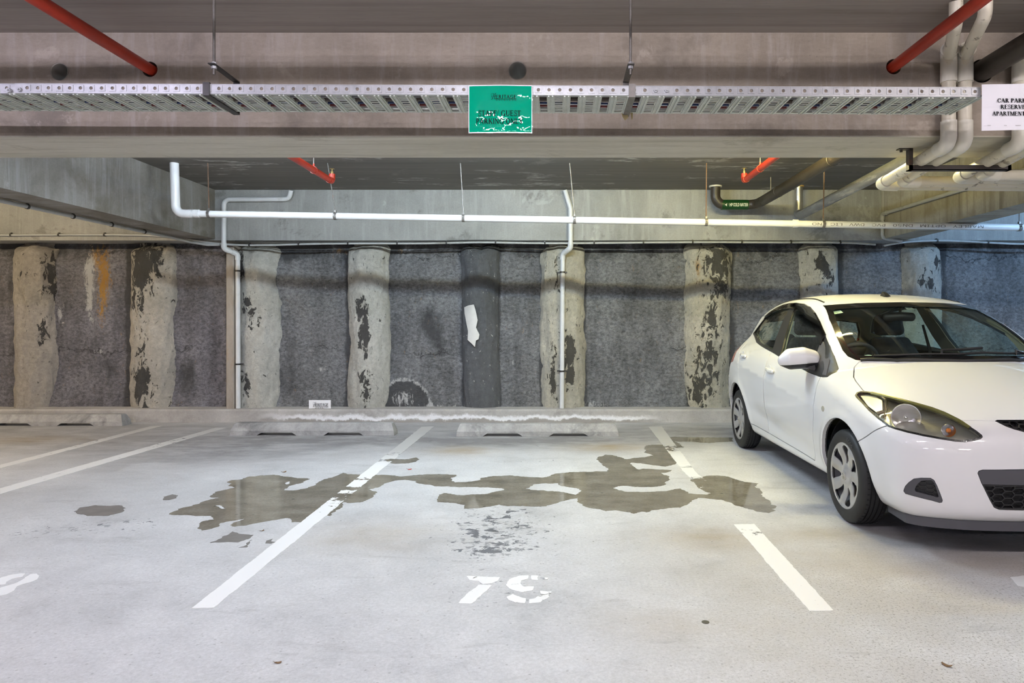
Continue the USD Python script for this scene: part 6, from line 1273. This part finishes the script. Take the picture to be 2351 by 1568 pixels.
# door handles, side lamps, aerial, roof strips, mirrors, wipers
def car_pt(u, z, s=1, off=0.0):
    """a point on the flank"""
    lo, hi = .3, 1.05
    for _ in range(40):
        mid = (lo + hi) / 2
        if car_sdf(np.array([[u, mid, z]]))[0] < off: lo = mid
        else: hi = mid
    return np.array([u, lo * s, z])
def top_pt(u, v, off=0.0):
    lo, hi = .5, 1.7
    for _ in range(40):
        mid = (lo + hi) / 2
        if car_sdf(np.array([[u, v, mid]]))[0] < off: lo = mid
        else: hi = mid
    return np.array([u, v, lo])
def blob_hull(spheres, n=2):
    return trimesh.convex.convex_hull(np.vstack([trimesh.creation.icosphere(n, r).vertices * np.array(sc) + np.array(c) for c, r, sc in spheres]))
for s in (1, -1):
    for nm, uc, z in (('front', 2.235, .838), ('rear', 3.155, .918)):
        c = car_pt(uc, z, s)
        a, b = car_pt(uc - .085, z - .004, s), car_pt(uc + .085, z + .006, s); off = np.array([0, s * .026, 0])
        h = blob_hull([(a + off * .5, .016, (1, .7, 1)), (c + off, .017, (1.5, .6, 1)), (b + off * .6, .015, (1, .7, 1))])
        obj('handle', to_world(h), m_white, dp[nm, s], smooth=40)
        cup = lathe([(.0, .0015), (.030, .0012), (.036, .003), (.040, .0035), (.042, .001)], 24, (0, 0, 0), (0, s, 0)); cup.vertices = cup.vertices * [1.35, 1, 1] + c + [0.03, 0, 0]
        obj('handle_cup', to_world(cup), m_white, dp[nm, s], smooth=40)
    c = car_pt(1.055, .667, s)
    obj('side_lamp', to_world(blob_hull([(c, .020, (1.25, .35, 1))])), plain('clear_lamp', (.55, .53, .45), .12, .4, coat_weight=1.0) if s > 0 else '/World/Looks/clear_lamp', car, smooth=50, label='small oval side repeater')
    strip = [top_pt(u, s * v, .0005) for u, v in zip(np.linspace(1.86, 3.42, 26), np.interp(np.linspace(1.86, 3.42, 26), [1.86, 2.1, 2.6, 3.0, 3.42], [.530, .507, .490, .475, .445]))]
    obj('roof_strip', to_world(tube(strip, .0065, 8)), m_blackp, car, smooth=40, label='black strip along the roof edge')
    # mirror
    mt = thing('wing_mirror', None, None, tuple(car_world(np.array([1.40, s * .9, .98]))), parent=car)
    tag(mt, 'white wing mirror on a black foot')
    shellm = blob_hull([((1.395, s * 1.012, .970), .032, (1.1, 1, 1.3)), ((1.385, s * .955, .982), .066, (1.0, 1, 1.15)), ((1.375, s * .875, .990), .072, (1.0, 1, 1.08)), ((1.375, s * .80, .982), .058, (1, .8, 1.1)), ((1.44, s * .92, .982), .062, (.6, 1.6, 1.05))], 3)
    sm = m3.Manifold(m3.Mesh(np.asarray(shellm.vertices, np.float32), np.asarray(shellm.faces, np.uint32)))
    n = np.array([0, s * .10, 1.0]); n /= np.linalg.norm(n)
    up_, dn_ = sm.split_by_plane(tuple(n), float(n @ np.array([1.38, s * .9, .948])))
    obj('cap', to_world(up_), m_white, mt, smooth=50); obj('lower_shell', to_world(dn_), m_blackp, mt, smooth=50, label='black lower shell')
    obj('glass', to_world(blob_hull([((1.463, s * .95, .985), .045, (.12, 1.3, .95)), ((1.463, s * .89, .985), .045, (.12, 1.3, .95))])), m_chrome, mt, smooth=40)
    foot = trimesh.convex.convex_hull(np.vstack([np.array([(1.31, s * .80, .90), (1.42, s * .80, .905), (1.33, s * .805, .945), (1.42, s * .80, .96)]), np.array([(1.34, s * .88, .925), (1.42, s * .89, .925), (1.35, s * .88, .955), (1.42, s * .89, .955)])]))
    obj('foot', to_world(foot), m_blackp, mt, smooth=20)
    sp = np.array([(1.13, .885), (1.385, .89), (1.37, .95), (1.40, 1.02), (1.455, 1.115), (1.40, 1.10), (1.20, .985)])
    sail_p = [car_pt(u, z, s, .004) for u, z in sp]
    obj('mirror_base', to_world(trimesh.convex.convex_hull(np.vstack([sail_p, np.array(sail_p) - [0, s * .012, 0]]))), m_dkgrey, mt, smooth=20, label='triangular black mirror base')
a = top_pt(1.96, 0, .0)
obj('aerial', to_world(trimesh.convex.convex_hull(np.array([a + d for d in ((-.045, -.022, 0), (-.045, .022, 0), (.045, -.024, 0), (.045, .024, 0), (.0, -.012, .030), (.0, .012, .030), (.035, -.010, .040), (.035, .010, .040))]))), m_blackp, car, smooth=20, label='short black roof aerial base')
def ws_pt(px, py, off):
    """where a sight line meets the windscreen, used once to lay out things on it"""
    d = np.array([(px - VX) / F_PX, 1.0, (VY - py) / F_PX]); t = np.arange(4.0, 6.2, .002); w = np.array([0, 0, EYE]) + d * t[:, None]
    p = np.stack([w[:, 1] - CAR_Y, CAR_X - w[:, 0], w[:, 2]], -1); q = car_sdf(p); i = np.argmax(q < off); return p[i]
for lab, arm, blade in (('driver', [(.985, .10, 1.0), (.99, -.05, 1.03), (1.01, -.18, 1.055)], [(1.035, .52), (1.0, .40), (.975, .20), (.965, .0), (.985, -.18)]), ('passenger', [(1.03, -.42, 1.0), (1.02, -.48, 1.03), (1.03, -.55, 1.05)], [(.985, -.16), (1.0, -.32), (1.04, -.48), (1.09, -.60)])):
    wp = thing('wiper', None, None, tuple(car_world(np.array([1.0, 0, 1.0]))), parent=car)
    bl = [top_pt(u + .012, v, .010) for u, v in blade]; obj('blade', to_world(tube(round_corners(bl, .1), .0075, 8)), m_blackp, wp, smooth=40)
    am = [top_pt(u, v, .028) for u, v, _z in arm]; obj('arm', to_world(tube([am[0] - [0, 0, .03]] + am, .009, 8)), m_blackp, wp, smooth=40)
cowl = [top_pt(u, v, .003) for u, v in zip(np.interp(np.linspace(-.60, .60, 25), [-.6, -.4, 0, .4, .6], [1.062, .978, .914, .978, 1.062]), np.linspace(-.60, .60, 25))]
obj('cowl', to_world(tube(cowl, .012, 8)), m_blackp, car, smooth=40, label='black strip at the foot of the windscreen')

# stickers inside the windscreen
def sticker(lab, u, v, w, h, mat, marks=()):
    p = top_pt(u, v, -.0155); n = sdf_grad(p[None])[0]; ex = np.array([0, -1.0, 0]); ex -= n * (ex @ n); ex /= np.linalg.norm(ex); ey = np.cross(n, ex)
    st = thing('sticker', None, None, tuple(car_world(p)), parent=car); tag(st, lab)
    shp = sbox(-w / 2, -h / 2, w / 2, h / 2) if h > 0 else affinity.scale(Point(0, 0).buffer(w / 2, 16), 1, .72)
    obj('paper', to_world(frame(extrude(shp, .0006), p, ex, ey)), mat, st, smooth=False)
    if marks: obj('print', to_world(frame(extrude(unary_union([sbox(*k) for k in marks]), .0006, .0007), p, ex, ey)), m_ink_grey, st, smooth=False)
m_stk = plain('sticker_white', (.66, .74, .66), .5); m_stkb = plain('sticker_blue', (.20, .50, .70), .5)
sticker('small square white windscreen sticker, uppermost', 1.745, .500, .050, .050, m_stk, [(-.018, .0, .018, .004), (-.018, -.012, .010, -.009)])
sticker('white windscreen sticker below the uppermost one', 1.640, .515, .062, .055, m_stk, [(-.022, .008, .022, .012), (-.022, -.006, .022, -.003), (-.022, -.018, .0, -.014)])
sticker('round white sticker low on the windscreen', 1.085, .545, .075, 0, m_stk, [(-.02, .0, .02, .003), (-.014, .010, .004, .013), (-.02, -.008, .02, -.006)])
sticker('small white label beside the rear-view mirror', 1.60, -.005, .055, .035, m_stk, [(-.01, -.004, .008, .004)])
sticker('pale blue label at the right lower corner of the windscreen', 1.09, -.56, .06, .08, m_stkb)

# wheels
TR, RR = .288, .206
tp = [(.196, -.072), (.205, -.080), (.235, -.086), (.262, -.082), (.277, -.072), (.285, -.060)]
half = [(r, a) for r, a in tp]
def tyre_profile():
    out = [(.192, -.066)] + half
    y = -.060
    for g0 in (-.040, -.014, .012, .038):
        out += [(.2875, g0 - .004), (.281, g0 - .003), (.281, g0 + .003), (.2875, g0 + .004)]
    out += [(r, -a) for r, a in half[::-1]] + [(.192, .066), (.192, -.066)]
    return out
def hubcap(s):
    disc = Point(0, 0).buffer(.2, 48)
    cuts = []
    for k in range(7):
        b = 2 * math.pi * (k + .5) / 7 + .12
        def pol(r, da): return (r * math.cos(b + da), r * math.sin(b + da))
        cuts.append(Polygon([pol(.085, .0), pol(.115, -.085), pol(.150, -.150), pol(.176, -.215), pol(.182, -.06), pol(.182, .10), pol(.174, .17), pol(.145, .12), pol(.112, .075)]).buffer(.004).buffer(.004))
    sh = disc.difference(unary_union(cuts))
    m = grid_extrude(sh, .006, .0125); v, f = np.array(m.vertices), np.array(m.faces)
    r = np.hypot(v[:, 0], v[:, 1]); th = np.arctan2(v[:, 1], v[:, 0])
    dome = -.030 * (1 - ss(r, .03, .15)) * 0 + .006 * np.cos(7 * (th - .12)) * ss(r, .06, .13) * (1 - ss(r, .175, .195)) - .016 * ss(r, .02, .07) * (1 - ss(r, .10, .175))
    v[:, 2] += dome
    return trimesh.Trimesh(v, f, process=False)
def add_wheel(wu, wz, s, label):
    off = s * (.755 if wu < 2 else .752)
    ax = np.array([0, s, 0.0]); c = np.array([wu, off, wz + .001])
    wt = thing('wheel', None, None, tuple(car_world(c)), parent=car); tag(wt, label)
    ty = lathe(tyre_profile(), 72, c, ax)
    obj('tyre', to_world(ty), m_tyre, wt, smooth=35)
    sip = []
    for k in range(54):
        b = 2 * math.pi * k / 54
        for a0, a1 in ((-.059, -.045), (.043, .059)):
            q = box((-.0014, a0, .279), (.0014, a1, .2874)); q.apply_transform(trimesh.transformations.rotation_matrix(b, (0, 1, 0))); q.apply_translation(c); sip.append(q)
    tag(obj('tread_groove', to_world(trimesh.util.concatenate(sip)), m_groove, wt, smooth=False, label='fine cross grooves of the tread'), kind='stuff')
    # sidewall letters
    for base, word, hgt in ((1.05 if s > 0 else 1.05, 'ECOS', .021),):
        for i, ch in enumerate(word):
            g = meshkit.text_mesh(ch, hgt, .0014, bold=True); b = g.bounds.mean(0); g.apply_translation((-b[0], -hgt / 2, 0))
            ang = math.pi / 2 - (i - 1.5) * .098 - .42
            rr = .243; R3 = np.array([math.cos(ang), math.sin(ang)]); T3 = np.array([math.sin(ang), -math.cos(ang)])
            # seen from outside: screen right is world +x for the driver's side wheel turned towards the nose
            wv = np.array(g.vertices); pr, pt = wv[:, 1] + rr, wv[:, 0]
            lx = pt * T3[0] + pr * R3[0]; lz = pt * T3[1] + pr * R3[1]
            uu = -lx if s > 0 else lx
            g.vertices = np.stack([c[0] + uu, c[1] + s * (.0855 - .0 + wv[:, 2]), c[2] + lz], -1)
            gg = to_world(g); gg.fix_normals() if gg.volume < 0 else None
            obj('letter', gg, plain('tyre_letter', (.075, .075, .075), .6) if '/World/Looks/tyre_letter' not in [str(p.GetPath()) for p in stage.GetPrimAtPath('/World/Looks').GetChildren()] else '/World/Looks/tyre_letter', wt, smooth=False)
    hc = hubcap(s); T = np.eye(4); T[:3, 0], T[:3, 1], T[:3, 2], T[:3, 3] = (-s, 0, 0), (0, 0, 1), ax, c + ax * .074
    T[:3, 0] = np.cross(T[:3, 1], T[:3, 2]); hc.apply_transform(T)
    obj('hubcap', to_world(hc), m_hub, wt, smooth=40, label='silver seven-spoke hubcap')
    obj('hubcap_rim', to_world(lathe([(.190, .070), (.203, .080), (.207, .078), (.205, .066), (.190, .070)], 60, c, ax)), m_hub, wt, smooth=40)
    em = frame(extrude(unary_union([Polygon([(-.019, .010), (-.008, .008), (0, -.004), (.008, .008), (.019, .010), (.010, .0005), (.004, -.012), (0, -.015), (-.004, -.012), (-.010, .0005)]), affinity.scale(Point(0, 0).buffer(.0225, 20), 1, .86).difference(affinity.scale(Point(0, 0).buffer(.0195, 20), 1, .86))]), .003), c + ax * .082, np.cross((0, 0, 1.0), ax), (0, 0, 1))
    obj('emblem', to_world(em), m_chrome, wt, smooth=False, label='winged oval emblem')
    obj('hub_boss', to_world(lathe([(0, .083), (.026, .083), (.030, .080), (.032, .070)], 28, c, ax)), m_hub, wt, smooth=40)
    obj('brake_disc', to_world([lathe([(0, .03), (.13, .03), (.13, .02), (0, .02)], 36, c, ax)]), m_brake, wt, smooth=30); obj('rim', to_world(lathe([(0, .036), (.05, .036), (.15, .020), (.180, .045), (.194, .060), (.194, -.05), (.186, -.05)], 40, c, ax)), m_dkgrey, wt, smooth=40)
for (wu, wz), fr in zip(WHEELS, ('front', 'rear')):
    for s in (1, -1): add_wheel(wu, wz, s, None)
for wu, wz in WHEELS:
    for s in (1, -1):
        ph = np.linspace(-.35, math.pi + .35, 40)
        pts = [(wu + r * math.cos(a), z_) for r in (.321,) for a in ph for z_ in (0,)]
        arc = Polygon([(wu + .350 * math.cos(a), wz + .008 + .350 * math.sin(a)) for a in ph] + [(wu + .340 * math.cos(a), wz + .008 + .340 * math.sin(a)) for a in ph[::-1]]).buffer(0)
        k = prism(arc, 'v', *((.53, .795) if s > 0 else (-.795, -.53))) ^ LV[-.006]
        disc_ = prism(Point(wu, wz + .008).buffer(.346, 32).intersection(sbox(-1, .20, 5, 2)), 'v', *((.515, .535) if s > 0 else (-.535, -.515)))
        obj('arch_liner', to_world(k + disc_), m_blackp, car, smooth=30)

# cabin
def cab_obj(name, m, mat, parent=car, label=None, smooth=40): return obj(name, to_world(m), mat, parent, smooth=smooth, label=label)
cab_obj('floor_pan', box((.5, -.62, .205), (3.6, .62, .24)), m_dtrim, smooth=False)
dash = m3.Manifold.hull_points(np.array([(1.02, sy * .60, .955) for sy in (-1, 1)] + [(1.20, sy * .66, .965) for sy in (-1, 1)] + [(1.50, sy * .66, .93) for sy in (-1, 1)] + [(1.60, sy * .66, .82) for sy in (-1, 1)] + [(1.52, sy * .62, .50) for sy in (-1, 1)] + [(1.05, sy * .6, .50) for sy in (-1, 1)], np.float64)) if hasattr(m3.Manifold, 'hull_points') else solid(trimesh.convex.convex_hull(np.array([(1.02, sy * .60, .955) for sy in (-1, 1)] + [(1.20, sy * .66, .965) for sy in (-1, 1)] + [(1.50, sy * .66, .93) for sy in (-1, 1)] + [(1.60, sy * .66, .82) for sy in (-1, 1)] + [(1.52, sy * .62, .50) for sy in (-1, 1)] + [(1.05, sy * .6, .50) for sy in (-1, 1)])))
dash = dash ^ LV[-.032]
cab_obj('dashboard', dash, m_dtrim, smooth=30)
cab_obj('instrument_hood', trimesh.convex.convex_hull(np.array([(1.32, .20, .92), (1.32, .52, .92), (1.55, .18, .90), (1.55, .54, .90), (1.40, .24, .995), (1.40, .48, .995), (1.53, .24, .99), (1.53, .48, .99)])), m_dtrim, smooth=30)
vent = [box((1.16 + .028 * k, -.45, .955), (1.175 + .028 * k, -.02, .972)) for k in range(5)]
cab_obj('dashboard_vent', vent[0], m_dkgrey, smooth=False)
for k in vent[1:]: cab_obj('dashboard_vent', k, m_dkgrey, smooth=False)
sw = thing('steering_wheel', None, None, tuple(car_world(np.array([1.72, .36, .93]))), parent=car)
ct, nrm = np.array([1.72, .36, .925]), np.array([.88, 0, .47]); nrm /= np.linalg.norm(nrm); e_y = np.array([0, 1.0, 0]); e_z = np.cross(nrm, e_y)
cab_obj('rim', tube([ct + .178 * (math.cos(t) * e_y + math.sin(t) * e_z) for t in np.linspace(0, 2 * np.pi, 49)], .0155, 12, caps=False), m_dkgrey, sw)
cab_obj('hub', trimesh.convex.convex_hull(np.vstack([ct + .06 * (math.cos(t) * e_y + .8 * math.sin(t) * e_z) + d * nrm for t in np.linspace(0, 6.28, 16) for d in (-.035, .01)])), m_dtrim, sw)
for t in (0.1, math.pi - .1, -math.pi / 2): cab_obj('spoke', tube([ct + .05 * (math.cos(t) * e_y + math.sin(t) * e_z), ct + .172 * (math.cos(t) * e_y + math.sin(t) * e_z)], .013, 8), m_dtrim, sw)
cab_obj('column', cyl(ct - nrm * .03, ct - nrm * .26, .035, 14), m_dtrim, sw)
def seat(v, label):
    st = thing('front_seat', None, None, tuple(car_world(np.array([2.15, v, .5]))), parent=car)
    cab_obj('cushion', blob_hull([((1.92, v - .18, .52), .07, (1, 1, 1)), ((1.92, v + .18, .52), .07, (1, 1, 1)), ((2.38, v - .18, .48), .08, (1, 1, 1)), ((2.38, v + .18, .48), .08, (1, 1, 1))]), m_seat, st)
    cab_obj('backrest', blob_hull([((2.42, v - .19, .55), .08, (1, 1, 1)), ((2.42, v + .19, .55), .08, (1, 1, 1)), ((2.58, v - .19, .92), .065, (.9, 1, 1)), ((2.58, v + .19, .92), .065, (.9, 1, 1)), ((2.62, v - .13, 1.06), .05, (.8, 1, 1)), ((2.62, v + .13, 1.06), .05, (.8, 1, 1))]), m_seat, st)
    cab_obj('headrest', blob_hull([((2.64, v - .09, 1.17), .045, (.9, 1, 1)), ((2.64, v + .09, 1.17), .045, (.9, 1, 1)), ((2.66, v - .08, 1.27), .042, (.9, 1, 1)), ((2.66, v + .08, 1.27), .042, (.9, 1, 1))]), m_seat, st)
    for d in (-.06, .06): cab_obj('headrest_post', cyl((2.62, v + d, 1.05), (2.645, v + d, 1.16), .006, 8), m_chrome, st)
seat(.36, None); seat(-.36, None)
rs = thing('rear_seat', None, None, tuple(car_world(np.array([3.1, 0, .5]))), parent=car)
cab_obj('cushion', blob_hull([((2.85, v, .52), .08, (1, 1, 1)) for v in (-.52, .52)] + [((3.2, v, .48), .08, (1, 1, 1)) for v in (-.50, .50)]), m_seat, rs)
cab_obj('backrest', blob_hull([((3.28, v, .55), .07, (1, 1, 1)) for v in (-.5, .5)] + [((3.42, v, .93), .06, (1, 1, 1)) for v in (-.50, .50)]), m_seat, rs)
for v in (-.30, .30): cab_obj('headrest', blob_hull([((3.44, v - .08, 1.02), .045, (.8, 1, 1)), ((3.44, v + .08, 1.02), .045, (.8, 1, 1)), ((3.46, v - .06, 1.09), .03, (.8, 1, 1)), ((3.46, v + .06, 1.09), .03, (.8, 1, 1))]), m_seat, rs)
for v in (.655, -.655):
    cab_obj('seat_belt', tube([(2.50, v * .90, 1.22), (2.47, v * .97, 1.0), (2.45, v, .62)], [.010, .014, .014], 8), m_dtrim)
mr = thing('rear_view_mirror', None, None, tuple(car_world(np.array([1.72, 0, 1.30]))), parent=car)
cab_obj('housing', blob_hull([((1.74, -.095, 1.285), .030, (.6, 1, 1.1)), ((1.74, .095, 1.285), .030, (.6, 1, 1.1)), ((1.72, 0, 1.29), .034, (.7, 2, 1))]), m_blackp, mr)
cab_obj('stalk', cyl((1.735, 0, 1.31), (1.715, -.005, 1.375), .010, 10), m_blackp, mr)
# ------------------------------------------------------------------ fluorescent battens on the slab
m_lamp_body = plain('lamp_enamel', (.75, .75, .73), .4)
for i, (lx, ly, tint, k) in enumerate(LAMPS):
    row = 'hidden behind the front beam' if ly > 3 else 'above the camera' if ly > 0 else 'far behind the camera'
    k_ = sum(1 for a in LAMPS if a[1] == ly and a[0] < lx)
    lt = thing('batten_lamp', f"white ceiling batten lamp {row}, {['leftmost', 'second', 'third', 'fourth', 'fifth', 'sixth', 'seventh'][k_]} from the left", 'lamp', (lx, ly, CEIL), group='fluorescent battens')
    lz = CEIL if ly > 3 else CEIL - .035                           # the aisle row hangs on short rods
    if ly < 3:
        for q in (-.45, .45): obj('rod', cyl((lx + q, ly, lz), (lx + q, ly, CEIL), .005, 8), m_rod, lt)
    obj('lamp_body', bevel_box((lx - .62, ly - .04, lz - .03), (lx + .62, ly + .04, lz), .006), m_lamp_body, lt)
    e = M(f'tube_glow_{i}', {'e': ('emission', {'color': tint, 'strength': LAMP_POWER * k})}, surface='e.emission')
    obj('lamp_tube', cyl((lx - .60, ly, lz - .045), (lx + .60, ly, lz - .045), .013, 10), e, lt)
